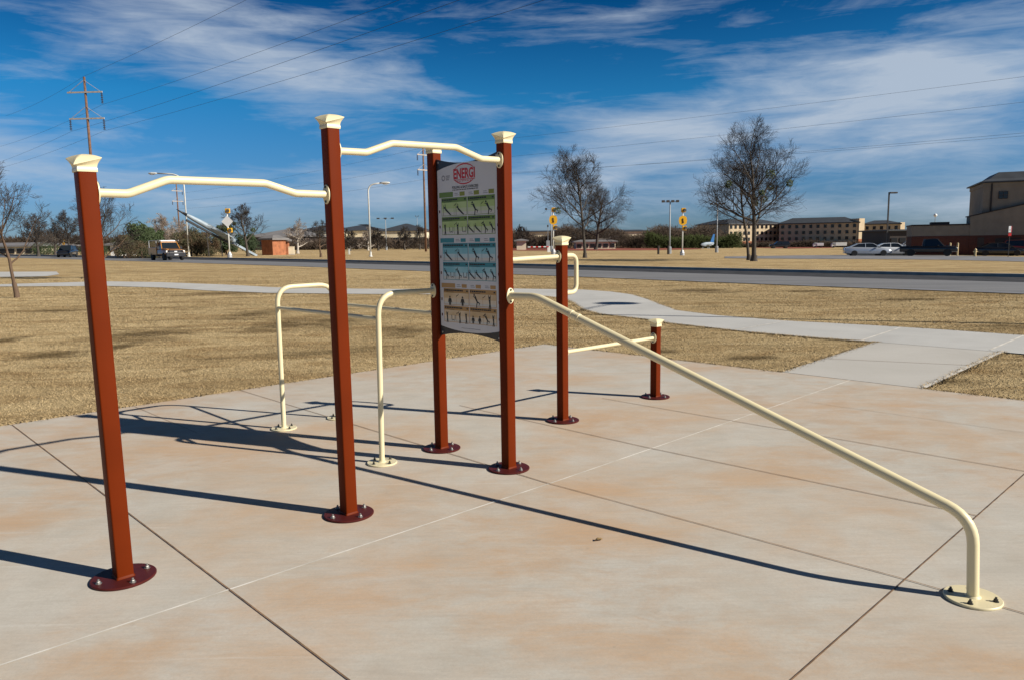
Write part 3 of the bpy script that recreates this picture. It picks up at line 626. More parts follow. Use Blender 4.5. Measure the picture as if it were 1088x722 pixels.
# instruction board between the two posts; drawn in (s, z): s runs from the far post to the near one
def board():
    u0, va, L = (ub+ud)/2-.004, vb, vb-vd
    def P3(s, z, d): return Vector((u0-d, va-s, z))              # d: towards the reader
    def slab(bb, poly, d0, d1, mi=0):
        n = len(poly); vs = [P3(s_, z, d0) for s_, z in poly]+[P3(s_, z, d1) for s_, z in poly]
        bb.add(vs, [tuple(range(n)), tuple(range(2*n-1, n-1, -1))]+[(i, n+i, n+(i+1) % n, (i+1) % n) for i in range(n)], mi)
    def rect(bb, s0, s1, z0, z1, d0, d1, mi=0): slab(bb, [(s0, z0), (s1, z0), (s1, z1), (s0, z1)], d0, d1, mi)
    a, e = .0415, L-.0415; mid = (a+e)/2
    arc = lambda z0, z1, n=16, s0=a, s1=e: [(s0+(s1-s0)*i/n, z0+(z1-z0)*4*(i/n)*(1-i/n)) for i in range(n+1)]
    bb = MB(); slab(bb, arc(.915, .953)+arc(2.252, 2.205)[::-1], -.010, .006)
    back = bb.build('sign_panel', 'black', st)
    bb = MB(); slab(bb, arc(.995, .962, 16, a+.014, e-.014)+arc(2.165, 2.205, 16, a+.014, e-.014)[::-1], .0065, .0085)
    bb.build('info_sheet', 'sheet', back)
    for s_ in (a+.03, e-.03):
        for z in (.945, 2.225): MB().lathe([(.008, 0), (.008, .004), (.005, .006)], 8, org=P3(s_, z, .006), axis=(-1, 0, 0)).build('bolt', 'bolt', back)
    def text(name, body, s_, z, height, width, m, parent, d=.0095, bold=.022):
        cu = bpy.data.curves.new(name, 'FONT'); cu.body = body; cu.align_x = 'CENTER'; cu.align_y = 'CENTER'; cu.size = 1; cu.resolution_u = 3; cu.offset = bold
        to = bpy.data.objects.new(name, cu); COL.objects.link(to); bpy.context.view_layer.update()
        me = bpy.data.meshes.new_from_object(to.evaluated_get(bpy.context.evaluated_depsgraph_get())); bpy.data.objects.remove(to)
        xs = [v_.co.x for v_ in me.vertices]; ys = [v_.co.y for v_ in me.vertices]
        cx, cy, kx, ky = (min(xs)+max(xs))/2, (min(ys)+max(ys))/2, width/(max(xs)-min(xs)), height/(max(ys)-min(ys))
        for v_ in me.vertices: v_.co = P3(s_+(v_.co.x-cx)*kx, z+(v_.co.y-cy)*ky, d)
        me.materials.clear(); me.materials.append(M[m]); o = bpy.data.objects.new(name, me); COL.objects.link(o); o.parent = parent; return o
    # logo: two red arcs round tall letters
    bb = MB()
    for sg in (1, -1):
        bb = MB(); n = 24; out = []
        for k in range(n+1):
            t = R(20+140*k/n)*sg; wdt = .0085*math.sin(R(180*k/n))+.0012
            c_, s2 = math.cos(t), math.sin(t); out.append(((.367+.125*c_, 2.122+.066*s2), (.367+(.125+wdt)*c_, 2.122+(.066+wdt)*s2)))
        for k in range(n):
            bb.add([P3(*out[k][0], .0095), P3(*out[k][1], .0095), P3(*out[k+1][1], .0095), P3(*out[k+1][0], .0095)], [(0, 1, 2, 3)])
        bb.build('logo_arc', 'logored', back)
    text('lettering', 'ENERGI', .367, 2.126, .076, .240, 'logored', back, bold=.035)
    bb = MB(); rect(bb, .25, .485, 2.0795, 2.0840, .009, .0095)
    for k in range(11): rect(bb, .27+.018*k, .27+.018*k+rnd.uniform(.006, .014), 2.068, 2.075, .009, .0095)
    bb.build('logo_underline', 'logored', back)
    bb = MB()
    for k in range(12):
        t0, t1 = R(30*k), R(30*k+30); bb.add([P3(.128+.020*math.cos(t), 2.105+r_*math.sin(t), .0095) for t, r_ in ((t0, .020), (t1, .020), (t1, .013), (t0, .013))] if False else [P3(.128+r_*math.cos(t), 2.105+r_*math.sin(t), .0095) for t, r_ in ((t0, .013), (t0, .021), (t1, .021), (t1, .013))], [(0, 1, 2, 3)])
    for k in range(3): rect(bb, .158, .205-.006*k, 2.114-.013*k, 2.121-.013*k, .009, .0095)
    bb.build('small_emblem', 'greyink', back)
    text('lettering', 'PULLING & BACK EXERCISES', .375, 2.030, .019, .29, 'ink', back)
    bb = MB(); s_ = .232
    while s_ < .515:
        w = rnd.uniform(.010, .028); rect(bb, s_, s_+w, 2.008, 2.014, .009, .0095); s_ += w+.005
    bb.build('small_print', 'ink', back)
    # three colour sections
    def figure(bb, s_, z, kind, k=1.0):
        def stick(p, q_, w):
            p, q_ = Vector((*p, 0)), Vector((*q_, 0)); d = (q_-p).normalized(); n = Vector((-d.y, d.x, 0))*w
            slab(bb, [(s_+k*x.x, z+k*x.y) for x in (p-n, q_-n*.7, q_+n*.7, p+n)], .010, .0106, 2)
        def head(x, y): slab(bb, [(s_+k*(x+.008*math.cos(R(45*i))), z+k*(y+.008*math.sin(R(45*i)))) for i in range(8)], .010, .0106, 2)
        if kind == 0:      # leaning
            stick((-.03, .012), (.028, -.03), .0075); stick((-.026, .012), (-.03, .045), .003); head(-.036, .02); stick((.026, -.03), (.04, -.034), .004); stick((-.05, .04), (-.05, -.04), .0015)
        elif kind == 1:    # hanging upright
            stick((0, .02), (.004, -.02), .009); stick((-.006, .02), (-.012, .05), .003); stick((.006, .02), (.012, .05), .003); head(0, .032); stick((0, -.02), (-.006, -.052), .005); stick((.006, -.02), (.012, -.05), .005)
        elif kind == 2:    # climbing step
            stick((-.012, .035), (.014, -.005), .009); stick((.014, -.005), (.042, -.014), .005); stick((.012, -.006), (.004, -.045), .005); stick((-.01, .03), (-.034, .034), .003); head(-.02, .046); stick((.04, -.012), (.03, -.03), .003)
        elif kind == 3:    # back view bust
            stick((0, .012), (0, -.04), .0135); head(0, .022); stick((-.012, .006), (-.02, -.02), .004); stick((.012, .006), (.02, -.02), .004)
        elif kind == 4:    # detail of grips
            stick((-.025, .02), (-.022, -.022), .003); stick((.025, .02), (.022, -.022), .003); stick((-.022, -.022), (-.012, -.03), .003); stick((.022, -.022), (.012, -.03), .003); stick((0, -.018), (0, -.028), .006)
        else:              # arrow
            stick((-.018, -.01), (.012, .006), .0032); stick((.012, .006), (.018, .016), .002)
    secs = (('green', 'greenl', 2.000, 1.958, 1.678, ('olive',)), ('teal', 'teall', 1.660, 1.622, 1.342, ('teal',)), ('tan', 'tanl', 1.322, 1.284, 1.022, ('tan',)))
    kinds = [[(0, 0, 2, 2), (3, 3, 3, 3), (1, 4, 1, 4)], [(0, 0, 2, 2), (3, 4, 3, 4), (2, 4, 2, 4)], [(3, 3, 2, 1), (0, 0, 1, 4), (1, 4, 1, 1)]]
    for si, (dk, lt, zt, zc, zb, acc) in enumerate(secs):
        bb = MB(); rect(bb, .074, .235, zc+.004, zt, .0085, .0094)
        bb.build('section_header', dk, back)
        bb = MB()
        for k in range(3):
            bb = MB(); rect(bb, .312+.158*k, .368+.158*k, zc+.008, zt-.004, .0085, .0094); bb.build('section_marker', acc[0], back)
            bb = MB()
            for j in range(2): rect(bb, .255+.158*k, .302+.158*k-.01*j, zc+.014+.012*j, zc+.018+.012*j, .0085, .0094)
            bb.build('small_print', 'greyink', back)
        hgt = (zc-zb)/2
        for r_ in range(2):
            for c_ in range(2):
                s0, s1 = .098+.300*c_, .392+.300*c_; z1 = zc-hgt*r_; z0 = z1-hgt+.006
                bb = MB(); rect(bb, s0, s1, z0, z1, .0085, .0090, 0)
                zm = z0+.55*(z1-.034-z0); rect(bb, s0+.004, s1-.004, zm, z1-.034, .0090, .0094, 1); rect(bb, s0+.004, s1-.004, zm-.028, zm, .0090, .0094, 3); rect(bb, s0+.004, s1-.004, z0+.004, zm-.028, .0090, .0094, 4)
                rect(bb, (s0+s1)/2-.001, (s0+s1)/2+.001, z0+.006, z0+.075, .0094, .0098, 0)
                x = s0+.010; rect(bb, x, x+.012, z1-.024, z1-.008, .0094, .0100, 2); x += .018
                end = s0+rnd.uniform(.15, .24)
                while x < end:
                    w = rnd.uniform(.012, .03); rect(bb, x, x+w, z1-.021, z1-.010, .0094, .0100, 2); x += w+.004
                rect(bb, s0+.028, s0+.12, z1-.030, z1-.027, .0094, .0100, 2); rect(bb, s1-.03, s1-.012, z1-.022, z1-.012, .0094, .0100, 2)
                row = kinds[si][(r_*2+c_) % 3] if r_ else (kinds[si][0][:2] if c_ == 0 else kinds[si][0][2:])
                zc_ = (z0+z1-.034)/2-.008
                for i, kd in enumerate(row): figure(bb, s0+(s1-s0)*(i+.5)/len(row), zc_, kd, 1.0 if len(row) == 2 else .82)
                figure(bb, s0+(s1-s0)*.55, z1-.052, 5, .8)
                bb.build('exercise_diagram', [dk, lt, 'ink', lt+'2', 'paper'], back)
    bb = MB()
    for z in (1.86, 1.745, 1.52, 1.40, 1.20, 1.08):
        for s_ in (.068, e-.028): rect(bb, s_, s_+.012, z-.010, z+.010, .0085, .0094)
    bb.build('edge_marks', 'maroon', back)
    bb = MB(); s_ = .30
    while s_ < .50:
        w = rnd.uniform(.008, .02); rect(bb, s_, s_+w, .988, .992, .0085, .0094); s_ += w+.004
    bb.build('small_print', 'greyink', back)
board()

# a dry leaf on the pad
lf = MB(); c = at(636, 574)
pts = [(0, 0), (.022, .012), (.034, .006), (.046, .016), (.052, .004), (.044, -.008), (.030, -.012), (.014, -.010)]
lf.add([(x-.025, y, .006+.010*math.sin(60*x)) for x, y in pts]+[(x-.025, y, .0045+.010*math.sin(60*x)) for x, y in pts], [tuple(range(8)), tuple(range(15, 7, -1))]+[(i, i+8, (i+1) % 8+8, (i+1) % 8) for i in range(8)])
o = lf.build('dry_leaf', 'leaf', loc=(c.x, c.y, 0)); o.rotation_euler = (0, 0, .3); tag(o, 'small curled dry leaf lying alone on the concrete pad', 'leaf')

# ------------------------------------------------------------------ trees
def tree_mesh(seed, height, fork, spread, trunk_r, levels=4, limbs=9, up=.25, nsub=(7, 7, 6), twig_r=.012, lean=(0, 0), droop=0.0, crown_base=None):
    rg = random.Random(seed); tr, br = MB(), MB(); tips = []
    def rv(): return Vector((rg.gauss(0, 1), rg.gauss(0, 1), rg.gauss(0, 1)))
    def grow(p, d, L, r, lev):
        n = 7 if lev == 0 else (6 if lev == 1 else (5 if lev == 2 else 3)); pts, rr = [p.copy()], [r]; q_ = p.copy(); dd = d.copy(); dirs = []
        rend = r*.28 if lev else r*.42
        for i in range(n):
            t = (i+1)/n
            dd = (dd+rv()*(.05 if lev == 0 else .13 if lev < 3 else .10)+Vector((0, 0, 1))*((up if lev else .1)*(.35 if lev < 3 else .15)-droop*(lev >= 3))).normalized()
            q_ = q_+dd*(L/n); pts.append(q_.copy()); rr.append(max(twig_r*.7, r+(rend-r)*t)); dirs.append(dd.copy())
        seg = 9 if lev == 0 else (6 if lev == 1 else (4 if lev == 2 else 3))
        (tr if lev <= 1 else br).tube(pts, rr, seg, caps=False)
        if lev >= levels: tips.append(q_); return
        k = limbs if lev == 0 else nsub[min(lev-1, len(nsub)-1)]
        for i in range(k):
            t = (fork+(1-fork)*((i+.4)/k)) if lev == 0 else .18+.82*((i+rg.uniform(.2, .8))/k)
            f_ = t*n; j = min(n-1, int(f_)); pp = pts[j].lerp(pts[j+1], f_-j); pr = rr[j]
            a = rg.uniform(0, 6.283) if lev else i*2.4+rg.uniform(-.4, .4)
            base = dirs[j]; o1 = base.orthogonal().normalized(); o2 = base.cross(o1)
            out = o1*math.cos(a)+o2*math.sin(a)
            ang = R(rg.uniform(38, 62) if lev == 0 else rg.uniform(28, 58))*(spread if lev == 0 else 1)
            if lev == 0: ang *= 1.15-.75*(t-fork)/(1-fork+1e-6)
            cd = base*math.cos(ang)+out*math.sin(ang)
            cl = L*(rg.uniform(.52, .70)*(1.0-.40*(t-fork)/(1-fork)) if lev == 0 else (rg.uniform(.42, .66) if lev < 2 else rg.uniform(.50, .80))*(1.1-.45*t))
            grow(pp, cd, cl, max(twig_r, pr*(.58 if lev == 0 else .55)), lev+1)
    grow(Vector((0, 0, -.1)), Vector((lean[0], lean[1], 1)).normalized(), height*.80, trunk_r, 0)
    zt = max(v_[2] for v_ in br.v); k = height/zt
    for mb in (tr, br): mb.v = [(x*k, y*k, z*k) for x, y, z in mb.v]
    tips = [t*k for t in tips]
    # root flare
    tr.tube([(0, 0, -.1), (0, 0, .12), (lean[0]*.5, lean[1]*.5, .5)], [trunk_r*1.45, trunk_r*1.18, trunk_r*.98], 9, caps=False)
    return tr, br, tips
def leaf_cloud(mb, rg, c, rad, n, size, squash=1.0, shell=.55):
    for _ in range(n):
        d = Vector((rg.gauss(0, 1), rg.gauss(0, 1), rg.gauss(0, 1))).normalized(); r_ = rad*(shell+(1-shell)*rg.random()**.5)*(.8+.35*rg.random())
        p = Vector(c)+Vector((d.x*r_, d.y*r_, d.z*r_*squash)); a = Vector((rg.gauss(0, 1), rg.gauss(0, 1), rg.gauss(0, 1))).normalized()*size*rg.uniform(.5, 1.2)
        b_ = a.orthogonal().normalized()*size*rg.uniform(.25, .6)
        mb.add([p-a, p+b_, p+a, p-b_], [(0, 1, 2, 3)])
def bare_tree(px, py, top, seed, label, Y=None, bark='bark', twig='twig', mist=0, name='bare_tree', group=None, rz=0, **kw):
    base = at(px, py) if Y is None else far(px, Y); d = base.y
    h = (hz(top, px, d)-base.z)
    t = empty(name, base, rz, label, 'tree', group)
    tr, br, tips = tree_mesh(seed, h, **kw)
    tr.build('trunk', bark, t, smooth=True); br.build('crown', twig, t)
    rg = random.Random(seed)
    inner = [x for x in tips if x.z < h*.8]
    for _ in range(mist):
        mb = MB(); leaf_cloud(mb, rg, rg.choice(inner)*rg.uniform(.75, .95), rg.uniform(.22, .42), 160, .10); mb.build('mistletoe', 'mistle', t)
    return t
bare_tree(801, 277.5, 121, 11, 'tall bare tree with mistletoe clumps, nearest the road, thicker of two close trunks', fork=.35, spread=1.3, trunk_r=.25, limbs=13, nsub=(9, 8, 7), mist=5, up=.26, twig_r=.0095, lean=(.05, 0))
bare_tree(795.5, 276.5, 150, 12, 'thinner bare tree standing close against the left of the tall mistletoe tree', fork=.42, spread=1.2, trunk_r=.17, limbs=11, nsub=(8, 7, 6), mist=3, up=.16, droop=.05, twig_r=.009, lean=(-.015, 0))
bare_tree(621.5, 274, 153, 13, 'slender bare tree with straight trunk across the road, behind the grab handle', fork=.36, spread=1.15, trunk_r=.2, limbs=13, nsub=(9, 8, 7), mist=1, up=.24, twig_r=.0105)
bare_tree(633, 265.5, 193, 14, 'low wide bare tree with crooked trunk behind the slender one, near the red track', bark='bark', fork=.2, spread=1.35, trunk_r=.4, limbs=12, nsub=(9, 8, 6), up=.15, twig_r=.014, lean=(.12, 0))
bare_tree(18, 316, 168, 15, 'small bare tree with slim leaning trunk on the lawn at far left', bark='barkb', fork=.36, spread=1.1, trunk_r=.072, limbs=10, nsub=(6, 6, 5), up=.35, twig_r=.006, lean=(-.10, 0))
bare_tree(110.5, 296, 196, 16, 'small bare lawn tree partly hidden by the leftmost red post', bark='barkb', fork=.30, spread=1.1, trunk_r=.10, limbs=12, nsub=(7, 6, 5), up=.3, twig_r=.007)
bare_tree(263, 271.5, 215, 17, 'dark bare tree with a ball of mistletoe beside the white diamond warning sign', fork=.35, spread=1.1, trunk_r=.22, limbs=9, nsub=(7, 6, 5), mist=3, twig_r=.018, Y=108)
bare_tree(316, 267, 231, 18, 'pale barked bare tree right of the small orange brick building', bark='barkp', twig='twigp', fork=.25, spread=1.2, trunk_r=.26, limbs=9, nsub=(6, 6, 5), twig_r=.02, Y=135)
bare_tree(340.5, 273, 233, 19, 'small brown bare tree just left of the second red post', bark='barkb', fork=.38, spread=1.2, trunk_r=.14, limbs=9, nsub=(6, 6, 5), twig_r=.014, Y=95)
bare_tree(40, 272, 226, 20, 'hazy bare tree behind the parked dark car at far left', Y=125, fork=.3, spread=1.2, trunk_r=.25, limbs=9, nsub=(7, 6, 5), twig_r=.02)
bare_tree(58, 271, 236, 21, 'bare tree between the small left lawn tree and the leftmost post', Y=140, fork=.3, spread=1.2, trunk_r=.25, limbs=9, nsub=(7, 6, 5), twig_r=.02)
bare_tree(73, 271, 222, 22, 'bare street tree close against the left side of the leftmost post', Y=130, fork=.3, spread=1.0, trunk_r=.22, limbs=9, nsub=(7, 6, 5), twig_r=.02)
bare_tree(172, 270, 226, 23, 'brown bare tree rising between two rusty evergreens behind the orange truck', Y=150, bark='barkb', twig='twigp', fork=.15, spread=1.3, trunk_r=.3, limbs=12, nsub=(8, 7, 6), twig_r=.022)
bare_tree(190, 270, 230, 24, 'thin brown bare tree behind the big rounded bush by the left street lamp', Y=160, bark='barkb', twig='twigp', fork=.2, spread=1.2, trunk_r=.25, limbs=11, nsub=(7, 6, 6), twig_r=.022)
bare_tree(430, 268, 240, 25, 'round bare tree left of the brown utility pole', Y=190, fork=.18, spread=1.4, trunk_r=.25, limbs=10, nsub=(7, 6, 5), twig_r=.03)
bare_tree(446, 268, 238, 26, 'bare tree standing directly behind the brown utility pole', Y=200, fork=.18, spread=1.4, trunk_r=.25, limbs=10, nsub=(7, 6, 5), twig_r=.03)
bare_tree(372, 268, 243, 27, 'low bare tree seen right of the second red post', Y=180, fork=.15, spread=1.5, trunk_r=.25, limbs=10, nsub=(7, 6, 5), twig_r=.03)
bare_tree(391, 268, 240, 28, 'low bare tree right behind the curved street lamp', Y=185, bark='barkp', twig='twigp', fork=.15, spread=1.5, trunk_r=.25, limbs=10, nsub=(7, 6, 5), twig_r=.03)
bare_tree(402, 268, 241, 29, 'wide low bare tree between the curved street lamp and the floodlight pole', Y=180, fork=.15, spread=1.5, trunk_r=.25, limbs=10, nsub=(7, 6, 5), twig_r=.03)
bare_tree(556, 266, 238, 30, 'twiggy bare tree just right of the instruction board', Y=180, fork=.2, spread=1.4, trunk_r=.22, limbs=10, nsub=(7, 6, 5), twig_r=.028)

def bush(px, Y, wpx, top, label, m, name='evergreen_bush', seed=1, cone=False, cat='bush', n=5200, size=None):
    base = far(px, Y); h = hz(top, px, Y)-base.z; w = wpx*Y/FPX/2; rg = random.Random(seed)
    t = empty(name, base, 0, label, cat)
    MB().tube([(0, 0, -.2), (0, 0, h*.5)], [.16, .08], 8).build('trunk', 'barkb', t)
    mb = MB(); lobes = []
    for k in range(26):
        a = rg.uniform(0, 6.283); zf = rg.uniform(.16, .9); rr = w*((1-zf*.8) if cone else math.sqrt(max(.05, 1-((zf-.42)/.62)**2)))
        q_ = rg.uniform(.35, .78); lobes.append((Vector((math.cos(a)*rr*q_, math.sin(a)*rr*q_, zf*h)), rr*rg.uniform(.28, .46) if not cone else w*rg.uniform(.2, .36)))
    for c_, r_ in lobes: leaf_cloud(mb, rg, c_, max(.35, r_), n//26, size or max(.10, h*.035), 1.0 if not cone else .8, .35)
    mb.build('foliage', m, t); return t
bush(146, 104, 40, 237, 'green and rust evergreen bush left of the orange truck', 'ever', seed=4)
bush(131, 101, 26, 250, 'low rusty evergreen bush at the left end of the row near the orange truck', 'cedar', seed=5)
bush(163, 108, 26, 240, 'dark green evergreen rising behind the orange truck', 'ever', seed=6)
bush(150, 98, 44, 258, 'low brown hedge bush behind the back of the orange truck', 'cedar', seed=7)
bush(203, 112, 42, 243, 'large rounded rust brown bush behind the left street lamp', 'cedar', seed=8)
bush(219, 114, 30, 247, 'rust brown bush at the right end of the row, under the slanting monument', 'cedar', seed=9)
bush(240, 118, 24, 235, 'dark green pine tree behind the white diamond warning sign', 'pine', name='pine_tree', seed=10, cone=False, cat='tree')
bush(262, 122, 26, 249, 'low dark green pine left of the orange brick building', 'pine', name='pine_tree', seed=11, cat='tree')
bush(98, 130, 34, 262, 'low dark bush row seen right behind the leftmost post', 'pine', seed=12)
bush(50, 150, 40, 262, 'low dark hedge behind the parked cars at far left', 'pine', seed=13)

def treeline(name, label, x0, x1, Y, top, n, m, seed, width=18):
    rg = random.Random(seed); mb = MB(); Lx = far(x1, Y).x-far(x0, Y).x; X0 = far(x0, Y).x
    for _ in range(n):
        x = X0+Lx*rg.random(); y = Y+rg.uniform(0, width); g = terr(x, y)
        hmax = (hz(top, (x0+x1)/2, Y)-g)*(.72+.28*math.sin(x*.35+seed)*math.sin(x*.13))*rg.uniform(.75, 1.0)
        z = g+hmax*rg.random()**.8
        d = Vector((rg.gauss(0, .8), rg.gauss(0, .8), rg.gauss(.7, .8))).normalized(); L = rg.uniform(.4, 1.3); s_ = d.orthogonal().normalized()*rg.uniform(.03, .11)
        p = Vector((x, y, z)); mb.add([p-s_, p+s_, p+d*L+s_*.4, p+d*L-s_*.4], [(0, 1, 2, 3)])
    stuff(mb.build(name, m), label, 'trees')
treeline('distant_wood', 'dense dark winter brush far behind the red running track', 540, 790, 205, 236, 34000, 'brush', 2)
treeline('distant_wood', 'low dark green scrub in front of the far brush, right of the pale water tower', 690, 790, 196, 245, 9000, 'brush2', 5, 8)
treeline('distant_wood', 'brown winter brush in front of the halls left of the instruction board', 300, 455, 215, 250, 12000, 'brush', 3)
treeline('distant_wood', 'dark winter trees along the horizon at far left', -60, 200, 210, 243, 24000, 'brush', 4)
treeline('distant_wood', 'dark brush at the foot of the long dormitory', 790, 960, 215, 256, 8000, 'brush', 6, 6)

# ------------------------------------------------------------------ poles, wires, lamps, signals
def utility_pole(base, top_z, label, arms, arm_dir, r0=.24, r1=.15, k=1.0, insul=((0, 1), (1, -1), (1, 1))):
    t = empty('utility_pole', base, 0, label, 'utility pole', 'wooden utility poles carrying the power lines'); h = top_z-base.z
    MB().tube([(0, 0, -.5), (0, 0, h*.5), (0, 0, h)], [r0, (r0+r1)/2, r1], 12).build('pole', 'wood', t, smooth=True)
    out = []; ad = Vector(arm_dir).normalized()
    q_ = Vector((1, 0, 0)).rotation_difference(ad).to_matrix().to_4x4()
    for i, z in enumerate(arms):
        zz = z-base.z
        MB().box(-2.5*k, 2.5*k, -.22, -.10, zz-.10, zz+.10, mtx=q_).build('cross_arm', 'arm', t)
        for s_ in (-1, 1):
            MB().tube([q_ @ Vector((s_*2.2*k, -.16, zz+.08)), q_ @ Vector((s_*.12, -.16, zz+1.55*k))], .032, 6).build('arm_brace', 'arm', t)
        for (ai, s_) in insul:
            if ai != i: continue
            e = q_ @ Vector((s_*2.4*k, -.16, zz-.1)); prof = [(.03, 0)]
            for j in range(6): prof += [(.05, -.12-.24*j), (.17, -.16-.24*j), (.17, -.22-.24*j), (.04, -.25-.24*j)]
            MB().lathe([(a_, z_*k) for a_, z_ in prof][::-1], 8, org=e).build('insulator', 'glassy', t)
            out.append(Vector(base)+e+Vector((0, 0, -1.6*k)))
    return t, out
LD = Vector((.755, -.656, 0)); AD = Vector((.656, .755, 0))
p1 = far(104.5, 108); Y1 = 108
u_1, a1 = utility_pole(p1, hz(82, 90, Y1), 'tall brown wooden utility pole with two cross arms rising behind the leftmost post', (hz(98.5, 90, Y1), hz(126.5, 90, Y1)), (1, -.05, 0))
p2 = far(452.5, 150); Y2 = 150
u_2, a2 = utility_pole(p2, hz(152, 452, Y2), 'brown wooden utility pole mostly hidden behind the far post of the instruction board', (hz(165, 452, Y2), hz(181, 452, Y2)), AD, k=.7, insul=((0, -1), (1, -1), (1, 1)))
p3 = Vector((-93, 214, terr(-93, 214)))
u_3, a3 = utility_pole(p3, hz(196, 197, 214), 'distant utility pole seen directly behind the left street lamp', (hz(203, 197, 214), hz(214, 197, 214)), AD, k=.62)
def wire(a, c, sag, label):
    a, c = Vector(a), Vector(c); pts = []
    for i in range(25):
        t = i/24; p = a.lerp(c, t); p.z -= sag*4*t*(1-t); pts.append(p)
    tag(MB().tube(pts, .014, 5).build('power_line', 'wire'), label, 'cable', 'power lines strung between the utility poles')
def through(a, px, py, k):
    """continue level from a past the spot of sky seen at (px, py)"""
    r = ray(px, py); t = (a.z-CAMH)/r.z; q_ = Vector((0, 0, CAMH))+r*t; return a+(q_-a)*k
for a_, (px, py), lb in ((a1[0], (392, 0), 'uppermost power line climbing to the right from the tall left pole'), (a1[1], (447, 0), 'middle power line climbing to the right from the tall left pole'), (a1[2], (532, 0), 'lowest power line climbing to the right from the tall left pole')):
    e = through(a_, px, py, 1.9); wire(a_, e, .9, lb)
    wire(a_, a_-(e-a_)*.55, .6, lb.replace('climbing to the right', 'falling away to the left'))
for i, (py0, py1, lb) in enumerate(((157, 78, 'highest of the lines crossing the clouds above the tall right tree'), (175, 105, 'middle line crossing the clouds behind the crown of the tall right tree'), (191, 138, 'lowest line crossing the sky just above the right building'))):
    r = ray(450, py0); a_ = Vector((0, 0, CAMH))+r*(Y2/r.y); e = through(a_, 1088, py1, 1.35); wire(a_, e, .5, lb)
    wire(a_, (p3.x, p3.y, hz(206+8*i, 197, 214)), .8, ('highest', 'middle', 'lowest')[i]+' line between the half hidden pole and the distant pole')
e = through(a2[2], 1088, 141, 1.3); wire(a2[2], e, .6, 'second lowest line running close beneath another above the right building')
g_ = Vector((p1.x, p1.y, hz(82, 90, Y1)+.1)); e = through(g_, 250, 0, 1.9); lb = 'thin topmost wire rising steeply right from the very tip of the tall left pole'
wire(g_, e, .5, lb); wire(g_, g_-(e-g_)*.5, .5, 'thin wire falling left from the very tip of the tall left pole')

def street_lamp(px, Y, top, head, side, label, name='street_lamp', m='steelw', arm_rise=.7, r=.10):
    base = far(px, Y); h = hz(top, px, Y)-base.z; t = empty(name, base, 0, label, 'street lamp')
    k = head*Y/FPX
    MB().tube(rounded([(0, 0, -.3), (0, 0, h), (side*k*.95, 0, h+arm_rise*.3)], [k*.8], 10), r*.8, 10).build('pole', m, t, smooth=True)
    MB().lathe([(r*2, 0), (r*2, .12), (r*1.3, .16), (r*1.2, .6)], 12).build('base', m, t)
    x = side*k
    MB().loft([[Vector((x+side*d, w*math.cos(2*math.pi*i/10), h+arm_rise*.3+w*.55*math.sin(2*math.pi*i/10))) for i in range(10)] for d, w in ((-.45, .10), (-.1, .22), (.35, .26), (.75, .18), (.85, .05))]).build('lamp_head', m, t, smooth=True)
    MB().loft([[Vector((x+side*d, w*math.cos(2*math.pi*i/10), h+arm_rise*.3-.14+.5*w*math.sin(2*math.pi*i/10))) for i in range(10)] for d, w in ((-.1, .08), (.3, .18), (.65, .08))]).build('lamp_lens', 'lamp', t, smooth=True)
    return t
street_lamp(200, 108, 185.5, 30, -1, 'pale street lamp with long arm reaching left, beside the orange truck', r=.12)
street_lamp(393.5, 96, 196.5, 16, 1, 'pale street lamp with curved gooseneck arm, right of the second red post', r=.11)
def flood_pole(px, Y, top, n, wpx, label, m='greypole', r=.12):
    base = far(px, Y); h = hz(top, px, Y)-base.z; w = wpx*Y/FPX; t = empty('floodlight_pole', base, 0, label, 'floodlight', 'floodlight poles around the sports field')
    MB().tube([(0, 0, -.3), (0, 0, h)], [r, r*.7], 10).build('pole', m, t, smooth=True)
    MB().lathe([(r*2.2, 0), (r*2.2, .9), (r*1.4, 1.0)], 10).build('base', m, t)
    MB().box(-w/2, w/2, -.04, .04, h-.06, h+.01).build('cross_arm', m, t)
    for i in range(n):
        x = -w/2+w*i/(n-1)
        MB().loft([[Vector((x+sx*a, sy, h+.05+dz)) for sx, dz in ((-1, -.15), (1, -.15), (1, .15), (-1, .15))] for sy, a in ((-.30, w*.10), (.1, w*.09), (.3, w*.04))]).build('floodlight', 'darkpole', t)
    return t
flood_pole(711.5, 107, 214.5, 4, 15, 'grey floodlight pole with four lamps left of the yellow flashing sign, near two dark stumps')
flood_pole(761.5, 118, 217, 4, 13, 'grey floodlight pole with four lamps left of the tall mistletoe tree')
flood_pole(410.5, 190, 232.5, 3, 15, 'distant floodlight pole with three lamps right of the gooseneck street lamp')
flood_pole(586, 140, 222.5, 2, 11, 'grey floodlight pole hidden behind the yellow flashing sign near the board')
flood_pole(444, 240, 230, 2, 3, 'tiny far floodlight pole left of the half hidden utility pole', r=.1)

